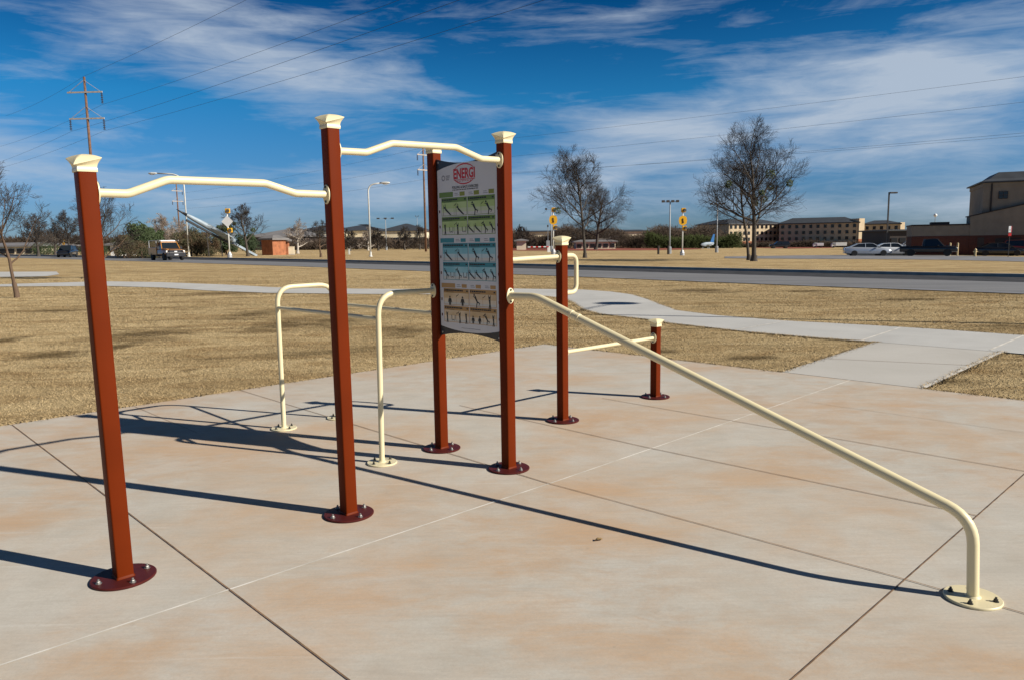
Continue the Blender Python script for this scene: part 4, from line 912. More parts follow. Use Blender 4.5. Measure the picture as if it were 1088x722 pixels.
def beacon(px, Y, top, label, diamond=False):
    base = far(px, Y); h = hz(top, px, Y)-base.z; k = h/5.2; t = empty('school_beacon', base, 0, label, 'warning sign', 'flashing warning signs along the road')
    MB().tube([(0, 0, -.2), (0, 0, h-.1)], .075*k, 10).build('pole', 'steelw', t, smooth=True)
    MB().lathe([(.26*k, 0), (.26*k, .28*k), (.12*k, .6*k)], 12).build('base', 'galv', t)
    for z, dx in ((h-.22*k, .06*k), (h*.58 if not diamond else h*.56, .18*k)):
        s_ = MB().box(dx-.24*k, dx+.24*k, -.14*k, .14*k, z-.24*k, z+.24*k).build('signal_head', 'yellow', t, bevel=.03)
        MB().lathe([(.14*k, 0), (.17*k, .02), (.17*k, .22*k), (.15*k, .22*k)], 12, org=(dx+.05*k, -.14*k, z), axis=(.5, -1, -.1)).build('visor', 'darkpole', s_)
    z = h*.74; d = .52*k
    if diamond:
        sg = MB().loft([[Vector((x*d*1.2, y, z+zz*d*1.2)) for x, zz in ((0, -1), (1, 0), (0, 1), (-1, 0))] for y in (-.12*k, -.10*k)]).build('sign_plate', 'white', t)
    else:
        sg = MB().loft([[Vector((x*d, y, z+zz*d)) for x, zz in ((-.75, -.7), (-.25, -1), (.25, -1), (.75, -.7), (.9, 0), (.75, .7), (.25, 1), (-.25, 1), (-.75, .7), (-.9, 0))] for y in (-.12*k, -.10*k)]).build('sign_plate', 'yellow', t)
        bb = MB(); bb.tube([(-.05*d, -.13*k, z+.45*d), (.02*d, -.13*k, z-.05*d)], .12*d, 6); bb.tube([(0, -.13*k, z-.05*d), (-.14*d, -.13*k, z-.55*d)], .08*d, 6); bb.tube([(.04*d, -.13*k, z-.05*d), (.14*d, -.13*k, z-.55*d)], .08*d, 6)
        bb.build('sign_symbol', 'ink', t)
beacon(725, 93, 221.5, 'yellow flashing warning sign on a white pole left of the tall mistletoe tree')
beacon(588, 105, 221, 'yellow flashing warning sign rising above the cap of the mid height red post')
beacon(243.5, 98, 222, 'flashing signal pole with a white diamond sign facing away, left of the brick building', True)
beacon(68, 150, 255, 'tiny yellow signal far away at left, seen beside the leftmost post')

# parking lot lamp
base = far(942, 92); h = hz(204.5, 942, 92)-base.z; t = empty('parking_lamp', base, 0, 'dark parking lot lamp with one box head pointing right, behind the silver sedan', 'street lamp')
MB().box(-.07, .07, -.07, .07, -.2, h).build('pole', 'darkpole', t); MB().box(.05, .95, -.2, .2, h-.16, h+.02).build('lamp_head', 'darkpole', t, bevel=.03); MB().lathe([(.2, 0), (.2, .5)], 12).build('base', 'kerb', t)
base = far(992, 130); h = hz(229, 992, 130)-base.z; t = empty('globe_lamp', base, 0, 'white globe lamp on a thin pole above the low brick wing', 'street lamp')
MB().tube([(0, 0, -.2), (0, 0, h-.2)], .05, 8).build('pole', 'greypole', t); MB().lathe([(.02, -.3), (.22, -.2), (.30, 0), (.22, .2), (.02, .3)], 14, org=(0, 0, h)).build('globe', 'white', t, smooth=True)
# lamp outside the frame whose shadow crosses the walk
def off_lamp():
    g1 = at(606, 331.4); g2 = at(1088, 342.4); d = (g2-g1); d.z = 0; d.normalize()
    h = 8.6; base = g1+d*(h/math.tan(SUN_EL)); base.z = terr(base.x, base.y)
    t = empty('street_lamp', base, 0, 'tall street lamp standing right of the view whose shadow crosses the sidewalk', 'street lamp')
    MB().tube([(0, 0, -.3), (0, 0, h)], [.10, .05], 10).build('pole', 'steelw', t)
    hd = at(655, 322.5); top = hd+Vector((math.cos(SUN_AZ), math.sin(SUN_AZ), 0))*(h/math.tan(SUN_EL)); e = top-base; e.z = h
    MB().tube([(0, 0, h-.05), (e.x*.5, e.y*.5, h+.05), (e.x, e.y, h)], .03, 8).build('arm', 'steelw', t)
    MB().lathe([(.05, .14), (.42, .10), (.46, 0), (.40, -.12), (.05, -.16)][::-1], 16, org=(e.x, e.y, h)).build('lamp_head', 'galv', t, smooth=True)
off_lamp()

# ------------------------------------------------------------------ vehicles
def wheel(par, x, y, r, w=.22):
    o = MB().lathe([(r*.6, -w/2), (r*.94, -w/2), (r, -w*.38), (r, w*.38), (r*.94, w/2), (r*.6, w/2)], 20, axis=(0, 1, 0)).build('wheel', 'tyre', par, loc=(x, y, r), smooth=True, auto=40)
    s_ = 1 if y > 0 else -1
    MB().lathe([(.02, s_*w*.30), (r*.2, s_*w*.34), (r*.52, s_*w*.30), (r*.62, s_*w*.46), (r*.62, s_*w*.2)], 16, axis=(0, 1, 0)).build('rim', 'rim', o, smooth=True, auto=40)
def car(loc, rz, paint, label, L=4.75, Wd=1.82, kind='sedan', name='parked_car', cat='car', group=None):
    t = empty(name, loc, rz, label, cat, group)
    if kind == 'sedan':
        st_ = [(-.5, .42, .72, .80), (-.485, .30, .92, .90), (-.40, .24, 1.00, .97), (-.30, .20, 1.00, 1.0), (0, .18, .96, 1.0), (.20, .18, .93, 1.0), (.30, .20, .90, .99), (.42, .24, .78, .95), (.485, .28, .66, .84), (.5, .36, .55, .72)]
        gh = [(-.40, .99), (-.22, 1.40), (.02, 1.44), (.10, 1.40), (.27, .91)]; wr, ax = .33, (-.30, .315)
    elif kind == 'suv':
        st_ = [(-.5, .45, .95, .84), (-.485, .36, 1.08, .93), (-.38, .28, 1.10, .98), (0, .26, 1.06, 1.0), (.22, .26, 1.04, 1.0), (.30, .28, 1.02, .98), (.44, .30, .96, .94), (.49, .36, .80, .84), (.5, .45, .66, .74)]
        gh = [(-.485, 1.08), (-.43, 1.70), (.02, 1.76), (.10, 1.72), (.27, 1.03)]; wr, ax = .38, (-.30, .31)
    else:   # pickup
        st_ = [(-.5, .55, 1.06, .95), (-.49, .48, 1.12, .97), (-.30, .42, 1.12, .98), (0, .40, 1.10, 1.0), (.22, .40, 1.10, 1.0), (.32, .42, 1.10, .98), (.45, .44, 1.06, .96), (.49, .48, .96, .92), (.5, .52, .84, .86)]
        gh = [(-.10, 1.10), (-.08, 1.84), (.10, 1.90), (.15, 1.86), (.27, 1.09)]; wr, ax = .40, (-.30, .33)
    rings = []
    for x, z0, z1, w in st_:
        hw = Wd/2*w; zm = (z0+z1)/2
        rings.append([Vector((x*L, hw*a, z0+(z1-z0)*c_)) for a, c_ in ((-.80, 0), (-.96, .12), (-1, .5), (-.97, .85), (-.86, 1), (0, 1.03), (.86, 1), (.97, .85), (1, .5), (.96, .12), (.80, 0))])
    MB().loft(rings).build('body', paint, t, smooth=True, auto=42)
    # greenhouse: glass volume, painted roof and pillars
    lo, hi = Wd/2*.86, Wd/2*.68
    zb = min(gh[0][1], gh[-1][1]); zt = max(p[1] for p in gh)
    hw = lambda z: lo+(hi-lo)*(z-zb)/(zt-zb)
    MB().loft([[Vector((x*L, s_*hw(z), z-.02)) for x, z in gh] for s_ in (-1, 1)]).build('window_glass', 'glass', t)
    rf = gh[1:4]
    MB().loft([[Vector((x*L, s_*(hw(z)+.02), z+dz)) for x, z, dz in [(p[0], p[1], -.05) for p in rf]+[(p[0], p[1], .012) for p in rf[::-1]]] for s_ in (-1, 1)]).build('roof', paint, t, bevel=.02)
    for s_ in (-1, 1):
        bb = MB()
        for (xa, za), (xb, zb_) in ((gh[0], gh[1]), (gh[-1], gh[-2]), ((-.07, zb), (-.07, zt-.02))):
            bb.tube([(xa*L, s_*(hw(za)+.005), za-.03), (xb*L, s_*(hw(zb_)+.005), zb_-.02)], .04, 6)
        bb.build('pillar', paint, t)
        xf = .485*L
        MB().box(xf-.22, xf+.0, s_*Wd*.30-.17, s_*Wd*.30+.17, st_[-2][2]-.12, st_[-2][2]+.03).build('headlight', 'clear', t, bevel=.03)
        MB().box(-.497*L, -.475*L, s_*Wd*.34-.14, s_*Wd*.34+.14, st_[1][2]-.22, st_[1][2]-.04).build('tail_light', 'redlens', t, bevel=.02)
        MB().loft([[Vector((.17*L+dx, s_*(Wd/2*.92+dy), zb+.06+dz)) for dx, dz in ((-.06, -.06), (.08, -.06), (.06, .07), (-.06, .07))] for dy in (0, .16)]).build('wing_mirror', paint, t, bevel=.02)
        for a in ax: wheel(t, a*L, s_*(Wd/2-.11), wr)
    MB().box(.492*L, .503*L, -Wd*.22, Wd*.22, st_[-1][1]+.02, st_[-1][1]+.14).build('grille', 'black', t)
    return t
car(at(921, 272.0), R(-14), 'silver', 'silver sedan parked leftmost by the grass, in front of the dark parking lamp', L=4.9, group='cars parked by the brick building')
p = at(956, 272.2)+Vector((.6, 3.0, 0)); p.z = terr(p.x, p.y)
car(p, R(-14), 'carwhite', 'white sedan parked just behind the nose of the silver sedan', group='cars parked by the brick building')
p = at(986, 272.2); car(p, R(-30), 'carblack', 'black pickup truck parked in the shade of the low brick wing', L=5.6, Wd=1.95, kind='pickup', cat='pickup truck', group='cars parked by the brick building')
p = at(1062, 271.9); car(p, R(-26), 'carblack', 'black car parked at the dark doorway behind the red and white sign', L=4.8, kind='sedan', group='cars parked by the brick building')
p = at(1090, 271.9); car(p, R(-26), 'carred', 'dark red car at the right edge beside the brick wall', L=4.7, kind='suv', group='cars parked by the brick building')
car(far(71, 112), R(-75), 'carblack', 'small dark car driving on the road at far left', kind='suv', name='driving_car')
car(far(51, 160), R(-10), 'carwhite', 'white car parked behind the dark car at far left', kind='sedan', L=4.6)

def work_truck():
    base = at(178, 276.6); t = empty('work_truck', base, R(-48), 'orange utility work truck with ladder rack and black bull bar driving on the road', 'truck')
    L, Wd = 5.9, 2.05
    rings = []
    for x, z0, z1, w in ((.0, .55, 1.25, .98), (1.2, .55, 1.25, 1.0), (1.4, .58, 1.28, .98), (2.5, .60, 1.22, .95), (2.75, .66, 1.12, .90), (2.8, .72, 1.0, .86)):
        hw = Wd/2*w; rings.append([Vector((x, hw*a, z0+(z1-z0)*c_)) for a, c_ in ((-.86, 0), (-1, .15), (-1, .75), (-.88, 1), (.88, 1), (1, .75), (1, .15), (.86, 0))])
    MB().loft(rings).build('hood', 'orange', t, smooth=True, auto=40)
    MB().loft([[Vector((x, s_*w, z)) for x, z, w in ((-.15, 1.24, .95), (-.10, 1.95, .80), (.75, 1.97, .80), (1.35, 1.25, .95))] for s_ in (-1, 1)]).build('cab_glass', 'glass', t)
    MB().loft([[Vector((x, s_*.84, z)) for x, z in ((-.14, 1.90), (.82, 1.92), (.78, 2.02), (-.12, 2.02))] for s_ in (-1, 1)]).build('cab_roof', 'orange', t, bevel=.03)
    for s_ in (-1, 1): MB().tube([(1.36, s_*.94, 1.25), (.79, s_*.82, 1.95)], .05, 6).tube([(-.12, s_*.95, 1.22), (-.10, s_*.82, 1.95)], .07, 6).tube([(.45, s_*.95, 1.22), (.42, s_*.82, 1.95)], .05, 6).build('pillar', 'orange', t)
    MB().box(-3.0, -.2, -1.05, 1.05, .60, 1.40).build('service_body', 'orange', t, bevel=.03)
    MB().box(-2.9, 1.0, -.55, .55, .42, .58).build('chassis', 'black', t)
    bb = MB()
    for x in (-2.8, -.3):
        for s_ in (-1, 1): bb.tube([(x, s_*.98, 1.35), (x, s_*.98, 2.15)], .04, 6)
        bb.tube([(x, -.98, 2.15), (x, .98, 2.15)], .04, 6)
    for s_ in (-1, 1): bb.tube([(-2.9, s_*.98, 2.15), (1.0, s_*.98, 2.15)], .04, 6)
    bb.build('ladder_rack', 'galv', t)
    MB().box(.1, .6, -.78, .78, 2.03, 2.16).build('light_bar', 'galv', t, bevel=.03)
    MB().box(2.78, 2.86, -.72, .72, .74, 1.10).build('grille', 'black', t); MB().box(2.80, 3.02, -1.0, 1.0, .40, .86).build('bumper', 'black', t, bevel=.04)
    MB().tube([(2.98, -.7, .6), (2.98, -.7, 1.2), (2.98, .7, 1.2), (2.98, .7, .6)], .05, 6).build('bull_bar', 'black', t)
    MB().box(2.862, 2.875, -.14, .14, .88, 1.0).build('badge', 'white', t); MB().box(3.022, 3.03, -.2, .2, .55, .68).build('number_plate', 'white', t)
    for s_ in (-1, 1):
        MB().box(2.66, 2.80, s_*.82-.16, s_*.82+.16, .80, 1.06).build('headlight', 'clear', t, bevel=.03)
        MB().box(.95, 1.05, s_*1.18-.10, s_*1.18+.10, 1.22, 1.50).build('wing_mirror', 'black', t)
        wheel(t, 1.95, s_*.90, .42, .28); wheel(t, -1.9, s_*.90, .42, .30)
work_truck()
def box_truck(px, Y, rz, label, L=5.5, m='white', h=2.6):
    t = empty('box_truck', far(px, Y), rz, label, 'truck'); t.scale = (.62, .62, .62)
    MB().box(-L/2, L/2-1.5, -1.1, 1.1, .8, h+.3).build('cargo_box', m, t, bevel=.04)
    MB().loft([[Vector((x, s_*1.0, z)) for x, z in ((L/2-1.45, .5), (L/2, .5), (L/2, 1.3), (L/2-.4, 2.0), (L/2-1.45, 2.1))] for s_ in (-1, 1)]).build('cab', m, t, bevel=.05)
    MB().box(L/2-1.0, L/2-.35, -1.015, 1.015, 1.3, 1.85).build('window_glass', 'glass', t)
    for x in (-L/2+1, L/2-.8):
        for s_ in (-1, 1): wheel(t, x, s_*.9, .45)
box_truck(891, 200, R(170), 'white trailer truck parked at the foot of the dormitory', L=6.0, h=1.9)
box_truck(869, 205, R(170), 'small pale truck parked left of the white trailer at the dormitory', L=4.2, h=1.7)
car(far(828, 185), R(175), 'carblack', 'tiny dark car below the sunlit cream wing of the dormitory', kind='suv', group='cars parked near the dormitory')
car(far(966, 140), R(160), 'silver', 'distant pale car seen right of the dark parking lamp', kind='suv', group='cars parked near the dormitory')
car(far(641, 215), R(20), 'carwhite', 'distant white car behind the low wide bare tree', kind='suv')

# ------------------------------------------------------------------ buildings
def win(par, mtx, w, h, proto=[]):
    if not proto or proto[0] != (w, h):
        f = MB().box(-w/2, w/2, -.10, .02, -h/2, h/2).build('window', 'win', par)
        for x in (-w/2-.04, w/2): pass
        proto[:] = [(w, h), f.data]; f.matrix_local = mtx; return f
    f = bpy.data.objects.new('window', proto[1]); COL.objects.link(f); f.parent = par; f.matrix_local = mtx; return f
T3 = Matrix.Translation
def big_building():
    base = at(1028.5, 271.3); rz = R(-24); t = empty('tan_building', base, rz, 'tan stucco and brick building with dark hipped roof at the right edge', 'building')
    Y = base.y; k = Y/FPX
    zb = hz(250.6, 1028, Y)-base.z; zl = hz(239.6, 1010, Y)-base.z; ze = hz(194, 1027, Y)-base.z; zs0 = hz(230.5, 1028, Y)-base.z; zs1 = hz(214, 1088, Y)-base.z; zr = hz(182.5, 1050, Y)-base.z
    MB().box(-5.9, -.01, .05, 9, zb, zl).build('wing_wall', 'stucco', t); MB().box(-5.9, -.01, 0, 9, -.3, zb).build('wing_brick', 'brick', t); MB().box(-6.0, -.005, -.06, 9, zl, zl+.16).build('wing_coping', 'trim', t)
    x1 = 60*k/math.cos(rz)*1.0; sl_ = (zs1-zs0)/x1; X = 14
    MB().box(0, X, -.02, 3, -.3, zb).build('brick_wall', 'brick', t)
    bb = MB(); vs = [(0, 0, zb), (X, 0, zb), (X, 0, zs0+sl_*X), (0, 0, zs0)]; vs += [(a, 3, c_) for a, _, c_ in vs]
    bb.add(vs, [(0, 1, 2, 3), (7, 6, 5, 4), (0, 3, 7, 4), (1, 5, 6, 2), (3, 2, 6, 7)]); bb.build('front_wall', 'stucco', t)
    bb = MB(); vs = [(-.12, y, z) for y in (-.1, 3.1) for z in (zs0-.03, zs0+.10)]+[(X, y, zs0+sl_*X+z) for y in (-.1, 3.1) for z in (-.0, .13)]
    bb.add(vs, [(0, 4, 5, 1), (2, 3, 7, 6), (1, 5, 7, 3), (0, 2, 6, 4), (0, 1, 3, 2)]); bb.build('sloping_coping', 'trim', t)
    MB().box(1.2, X+.3, .5, 11, zb, ze-.02).build('upper_wall', 'stucco', t)
    MB().box(1.12, X+.4, .42, 11.1, ze-.55, ze-.12).build('cornice', 'stucco', t)
    e = .4; rings = [(-e+1.2, .5-e, X+.7, 11.4, ze-.1), (-e+1.2, .5-e, X+.7, 11.4, ze+.04), (1.9, 1.5, X, 10.2, ze+.40), (2.9, 2.6, X-1, 9.1, zr)]
    MB().loft([[Vector((a, c_, z)), Vector((d, c_, z)), Vector((d, f, z)), Vector((a, f, z))] for a, c_, d, f, z in [(r_[0], r_[1], r_[2], r_[3], r_[4]) for r_ in rings]]).build('roof', 'roof', t)
    MB().tube([(2.0, .42, zs0+.5), (2.0, .42, ze-.2)], .09, 8).build('downspout', 'trim', t)
    for xx in (3.15, 5.85):
        zc = hz(208, 1060, Y)-base.z; f = MB().box(xx-.46, xx+.46, .40, .52, zc-.42, zc+.42).build('window', 'frame', t)
        for a in (-1, 1):
            for c_ in (-1, 1): MB().box(xx+a*.22-.19, xx+a*.22+.19, .385, .41, zc+c_*.2-.17, zc+c_*.2+.17).build('pane', 'win', f)
    MB().box(2.6, 5.0, -.06, .05, 0, zb-.35).build('doorway', 'trim', t); MB().box(.85, 1.5, -.05, .05, 0, 2.0).build('door', 'frame', t)
    MB().box(-3.9, -2.0, .5, 2.5, zl+.16, zl+.42).build('roof_unit', 'trim', t)
    return base, rz
bb_base, bb_rz = big_building()

def block(t, p0, p1, depth, z0, z1, wall, roofm, eave=.5, rise=1.4, rows=0, cols=0, w=.9, h=1.1, brick=0.0, name='wall'):
    """one wing along p0-p1 (local ground points), its face towards the viewer"""
    p0, p1 = Vector((*p0, 0)), Vector((*p1, 0)); L = (p1-p0).length; a = math.atan2(p1.y-p0.y, p1.x-p0.x); mt = T3(p0) @ Matrix.Rotation(a, 4, 'Z')
    MB().box(0, L, 0, depth, z0+brick, z1, mtx=mt).build(name, wall, t)
    if brick: MB().box(-.05, L+.05, -.06, depth, z0, z0+brick, mtx=mt).build('brick_base', 'obrick', t)
    if roofm:
        rings = [(-eave, -eave, L+eave, depth+eave, z1-.02), (-eave, -eave, L+eave, depth+eave, z1+.25), (depth*.25, depth*.35, L-depth*.25, depth*.65, z1+.25+rise)]
        MB().loft([[mt @ Vector(q_) for q_ in ((x0, y0, z), (x1, y0, z), (x1, y1, z), (x0, y1, z))] for x0, y0, x1, y1, z in rings]).build('roof', roofm, t)
    fh = (z1-z0)/max(1, rows)
    for r_ in range(rows):
        for c_ in range(cols):
            win(t, mt @ T3((L*(c_+.5)/cols, 0, z0+fh*(r_+.55))), w, h)
def dorm():
    Y = 225; base = far(834, Y); t = empty('dormitory', base, 0, 'long four storey cream dormitory with dark roof and rows of small windows', 'building'); k = Y/FPX
    g = -.3; z1 = hz(238.5, 834, Y)-base.z
    X = lambda px, d=0: far(px, Y+d).x-base.x
    block(t, (X(774, -2), -2), (1.2, 7.0), 14, g, z1+.2, 'stuccol', 'roof', rows=4, cols=12, w=.8, h=.95, brick=2.2, rise=1.3)
    L = X(899)-X(834)
    a = -R(22); q_ = (L*1.0, math.tan(a)*L)
    block(t, (-1.6, .75), (q_[0], q_[1]), 14, g, z1, 'stuccol', 'roof', rows=4, cols=11, w=.8, h=.95, rise=1.6)
    q2 = (q_[0]+.05, q_[1]-.4)
    block(t, (q2[0], q2[1]), (q2[0]+2.0, q2[1]+1.0), 3, g, z1+1.2, 'stuccol', None, brick=2.4, name='bay')
    r0 = (q2[0]+2.2, q2[1]+2.0); r1 = (X(938), r0[1]-math.tan(R(22))*(X(938)-r0[0]))
    block(t, r0, r1, 12, g, z1-.6, 'stuccol', 'roof', rows=3, cols=5, w=.8, h=.95, rise=1.0)
    block(t, (r1[0]+.05, r1[1]-.3), (r1[0]+1.7, r1[1]+.5), 3, g, z1-.1, 'stuccol', None, name='bay')
dorm()
def low(px0, px1, Y, top, label, wall='creamw', roofm='roof', name='low_building', depth=12, rows=0, cols=0, rise=.8, tilt=0.0, base_py=None, w=1.2, h=.9, brick=0, eave=.6):
    base = far(px0, Y); t = empty(name, base, 0, label, 'building'); L = far(px1, Y).x-base.x
    block(t, (0, 0), (L, tilt*L), depth, -.4, hz(top, (px0+px1)/2, Y)-base.z, wall, roofm, rise=rise, rows=rows, cols=cols, w=w, h=h, brick=brick, eave=eave)
    return t
low(945, 972, 150, 245.5, 'dark flat service building between the dormitory and the low brick wing', 'trim', 'roof', rows=1, cols=3, rise=.1)
low(278, 291.5, 118, 255.2, 'small orange brick building with grey roof, left half beside the dark entrance', 'obrick', 'roofg', rise=.5, depth=3, tilt=-.45, name='brick_building', eave=.4)
low(295.5, 305.5, 120, 256.5, 'small orange brick building right of the dark entrance, behind the cream box', 'obrick', 'roofg', rise=.4, depth=2.2, tilt=.2, name='brick_building', eave=.4)
low(262, 325, 225, 252, 'broad hall with a long grey metal roof behind the brick building', 'trim', 'roofg', rise=2.6, depth=40, rows=1, cols=10, name='hall')
low(316, 362, 255, 246, 'dark roofed hall with cream window band behind the second red post', 'creamw', 'roof', rise=2.8, depth=40, rows=1, cols=9, name='hall', h=1.6, w=2.2)
low(352, 402, 270, 245.5, 'long hall with dark low roof and cream wall left of the gooseneck lamp', 'creamw', 'roof', rise=2.4, depth=40, rows=1, cols=8, name='hall', h=1.4, w=2.4)
low(404, 452, 265, 245.8, 'cream walled hall with peaked dark roof right of the gooseneck lamp', 'creamw', 'roof', rise=2.6, depth=30, rows=1, cols=7, name='hall', h=1.2, w=2.0)
low(-30, 44, 150, 262.5, 'long low cream building behind the small lawn tree at far left', 'creamw', 'roofg', rise=.6, rows=1, cols=8)
low(117, 128, 125, 261, 'small white house corner between the leftmost post and the evergreens', 'white', 'roofg', rise=.7, depth=6)
low(556, 606, 260, 246.6, 'long low pale building with flat dark roof behind the yellow flashing sign', 'creamw', 'roof', rise=.3, rows=1, cols=6)
low(612, 654, 190, 257.5, 'low white sheds seen between the two bare trees near the red track', 'creamw', 'roofg', rise=.4, rows=1, cols=6, depth=6)
low(640, 690, 300, 246.5, 'far pale building above the brush left of the floodlight pole', 'creamw', 'roof', rise=.6, rows=1, cols=6)
low(700, 745, 300, 245.5, 'far dark roofed hall behind the yellow flashing sign at right', 'trim', 'roof', rise=1.2, depth=40)
low(748, 790, 270, 244.5, 'dark hall left of the dormitory behind the tall mistletoe tree', 'trim', 'roof', rise=1.4, depth=30, rows=1, cols=4)
low(549, 559, 170, 256.5, 'tiny cream hut beside the edge of the instruction board post', 'creamw', 'roofg', rise=.3, depth=4)

# ------------------------------------------------------------------ monument, plane tail, small things
def missile():
    Y = 112; c0 = far(272, Y); c0.z = terr(c0.x, c0.y)-.1; tip = far(188, Y-8); tip.z = hz(225.5, 188, Y-8)
    t = empty('missile_monument', c0, 0, 'long pale missile monument with black nose slanting up above the rusty bushes', 'monument')
    d = tip-c0; L = d.length; dn = d.normalized(); side = dn.cross(Vector((0, 0, 1))).normalized(); up_ = side.cross(dn).normalized()
    def ringp(s_, r_, off=Vector((0, 0, 0))): return [dn*s_+up_*.45+off+(side*math.cos(2*math.pi*i/16)+up_*math.sin(2*math.pi*i/16))*r_ for i in range(16)]
    MB().loft([ringp(L*.30, .34), ringp(L*.34, .44), ringp(L*.6, .42), ringp(L*.80, .32), ringp(L*.88, .22)]).build('fuselage', 'missile', t, smooth=True, auto=40)
    MB().loft([ringp(L*.88, .22), ringp(L*.94, .13), ringp(L*.995, .03)]).build('nose_cone', 'mblack', t, smooth=True)
    MB().loft([[dn*s_-up_*z+side*x for x, z in ((-.16, .35), (.16, .35), (.16, .08), (-.16, .08))] for s_ in (L*.33, L*.86)]).build('launch_rail', 'mblack', t)
    MB().loft([[dn*s_+up_*z+side*x for x, z in ((-.35, -.1), (.35, -.1), (.35, .20), (-.35, .20))] for s_ in (.1, L*.31)]).build('ramp', 'missile', t)
    for sgn in (-1, 1): MB().loft([[dn*s_+up_*(.45+h_)+side*(sgn*w) for s_, w in ((L*.36, .55), (L*.60, .55), (L*.46, 1.5), (L*.38, 1.5))] for h_ in (-.06, .06)]).build('wing', 'missile', t)
    MB().loft([[dn*s_+up_*h_+side*w for s_, h_ in ((L*.32, .8), (L*.44, .8), (L*.38, 1.6), (L*.31, 1.6))] for w in (-.06, .06)]).build('tail_fin', 'missile', t)
    for s_ in (L*.45, L*.62):
        p_ = dn*s_; MB().tube([p_-up_*.3, Vector((p_.x, p_.y, 0))], .09, 8).build('support', 'darkpole', t)
missile()
def plane_tail():
    base = far(752, 180); t = empty('display_plane', base, R(20), 'blue and white display aircraft with raised tail fin in front of the far brush', 'aircraft')
    MB().loft([[Vector((x, r_*math.cos(2*math.pi*i/12), 1.4+dz+r_*math.sin(2*math.pi*i/12))) for i in range(12)] for x, r_, dz in ((-6, .05, -.1), (-5, .4, -.05), (-2, .7, 0), (2, .65, .1), (5, .28, .3))]).build('fuselage', 'missile', t, smooth=True)
    MB().loft([[Vector((x, y, z)) for x, z in ((1.8, 1.9), (4.8, 1.8), (5.6, 4.6), (4.3, 4.6))] for y in (-.08, .08)]).build('tail_fin', 'blue', t)
    for s_ in (-1, 1): MB().loft([[Vector((x, s_*y, 1.3+z)) for x, y in ((-1, .5), (1.5, .5), (1.6, 4.2), (.7, 4.2))] for z in (-.06, .06)]).build('wing', 'white', t)
    t.scale = (.34, .34, .75)
    for x, y in ((-4, 0), (.6, .8), (.6, -.8)): MB().tube([(x, y, 0), (x, y, 1.1)], .07, 6).lathe([(.05, -.1), (.25, -.1), (.25, .1), (.05, .1)], 12, org=(x, y, .25), axis=(0, 1, 0)).build('landing_gear', 'greypole', t)
plane_tail()
base = at(306.5, 270.8); k = base.y/FPX
t = empty('utility_box', base, R(12), 'cream block shaped utility cabinet on the grass in front of the orange brick building', 'cabinet')
MB().box(-6*k, 6*k, 0, 1.0, .08, 8*k).build('cabinet', 'creamw', t, bevel=.03); MB().box(-6.3*k, 6.3*k, -.06, 1.06, -.1, .08).build('plinth', 'kerb', t); MB().box(-6.2*k, 6.2*k, -.05, 1.05, 8*k, 8*k+.08).build('lid', 'creamw', t, bevel=.02)
for i, (px, lb) in enumerate(((699.5, 'left one of two dark wooden posts beside the grey floodlight pole'), (710, 'right one of two dark wooden posts, touching the grey floodlight pole'))):
    base = at(px, 270.3); t = empty('wooden_post', base, 0, lb, 'post', 'short dark wooden posts across the road')
    MB().lathe([(.15, -.2), (.15, 1.05), (.13, 1.12), (.02, 1.14)], 12).build('shaft', 'stumpm', t, smooth=True, auto=40)
def hydrant():
    base = at(1036, 272.6); t = empty('fire_hydrant', base, 0, 'faded yellow fire hydrant on the verge in front of the big building', 'hydrant')
    MB().lathe([(.17, 0), (.17, .05), (.11, .06), (.11, .62), (.14, .64), (.13, .74), (.06, .82), (.03, .86)], 14).build('barrel', 'hyd', t, smooth=True, auto=40)
    for s_ in (-1, 1): MB().lathe([(.055, 0), (.055, .10), (.07, .10), (.07, .14)], 10, org=(s_*.10, 0, .5), axis=(s_, 0, 0)).build('outlet', 'hyd', t)
hydrant()
base = at(1071, 273.4); h = hz(240.5, 1071, base.y)-base.z; t = empty('street_sign', base, 0, 'tall red and white street sign on a thin post at the right edge', 'sign')
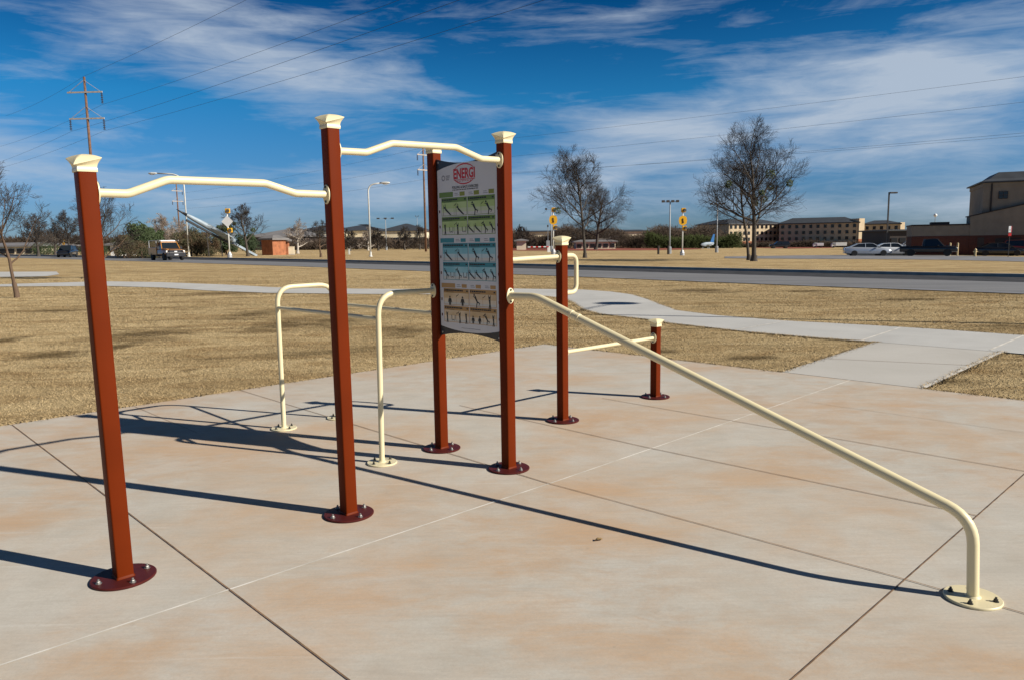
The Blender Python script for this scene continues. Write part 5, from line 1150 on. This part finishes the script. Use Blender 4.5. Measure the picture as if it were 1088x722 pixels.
MB().tube([(0, 0, -.2), (0, 0, h)], .035, 8).build('post', 'darkpole', t); MB().box(-.16, .16, -.06, -.04, h-.62, h).build('sign_plate', 'white', t); MB().box(.10, .165, -.066, -.0605, h-.62, h).build('sign_band', 'signred', t)
MB().box(-.15, .15, -.06, -.04, h-.98, h-.68).build('lower_plate', 'signred', t); MB().box(-.10, .05, -.064, -.0605, h-.42, h-.36).build('sign_symbol', 'ink', t)
for i, (px, lb) in enumerate(((1009, 'left one of two tan bollards before the low brick wing'), (1017, 'right one of two tan bollards before the low brick wing'))):
    base = at(px, 271.9); t = empty('bollard', base, 0, lb, 'bollard', 'tan bollards before the low brick wing'); MB().lathe([(.10, -.2), (.10, 1.35), (.08, 1.42), (.02, 1.45)], 12).build('shaft', 'hyd', t, smooth=True, auto=40)
def barrier():
    base = at(583, 268); k = base.y/FPX; t = empty('barrier_gate', base, 0, 'red and white barrier arm reaching left from its stand beside the yellow flashing sign', 'barrier')
    MB().box(-.25, .25, -.25, .25, -.1, 1.0).build('stand', 'white', t, bevel=.03)
    bb = MB(); L = 22*k
    for i in range(8): bb.box(-L*(i+1)/8, -L*i/8, -.34, -.28, .82, 1.0, i % 2)
    bb.build('arm', ['signred', 'white'], t)
    b2 = at(582.5, 266.5)+Vector((0, .8, 0)); t2 = empty('signal_mast', b2, 0, 'slim grey mast with dark signal head beside the barrier gate', 'signal')
    h = hz(241, 582, b2.y)-b2.z; MB().tube([(0, 0, -.2), (0, 0, h)], .05, 8).build('pole', 'greypole', t2); MB().box(-.14, .14, -.12, .12, h-.1, h+.35).build('signal_head', 'darkpole', t2, bevel=.03); MB().box(-.35, .35, -.2, .2, .6, 2.0).build('control_box', 'greypole', t2, bevel=.03)
barrier()
for i, (px, lb) in enumerate(((376, 'white marker post on the verge right of the second red post'), )):
    base = at(px - 5, 270.5); t = empty('marker_post', base, 0, lb, 'post'); MB().box(-.12, .12, -.12, .12, -.1, .8).build('shaft', 'steelw', t, bevel=.02); MB().box(-.15, .15, -.15, .15, .8, .86).build('post_top', 'steelw', t)
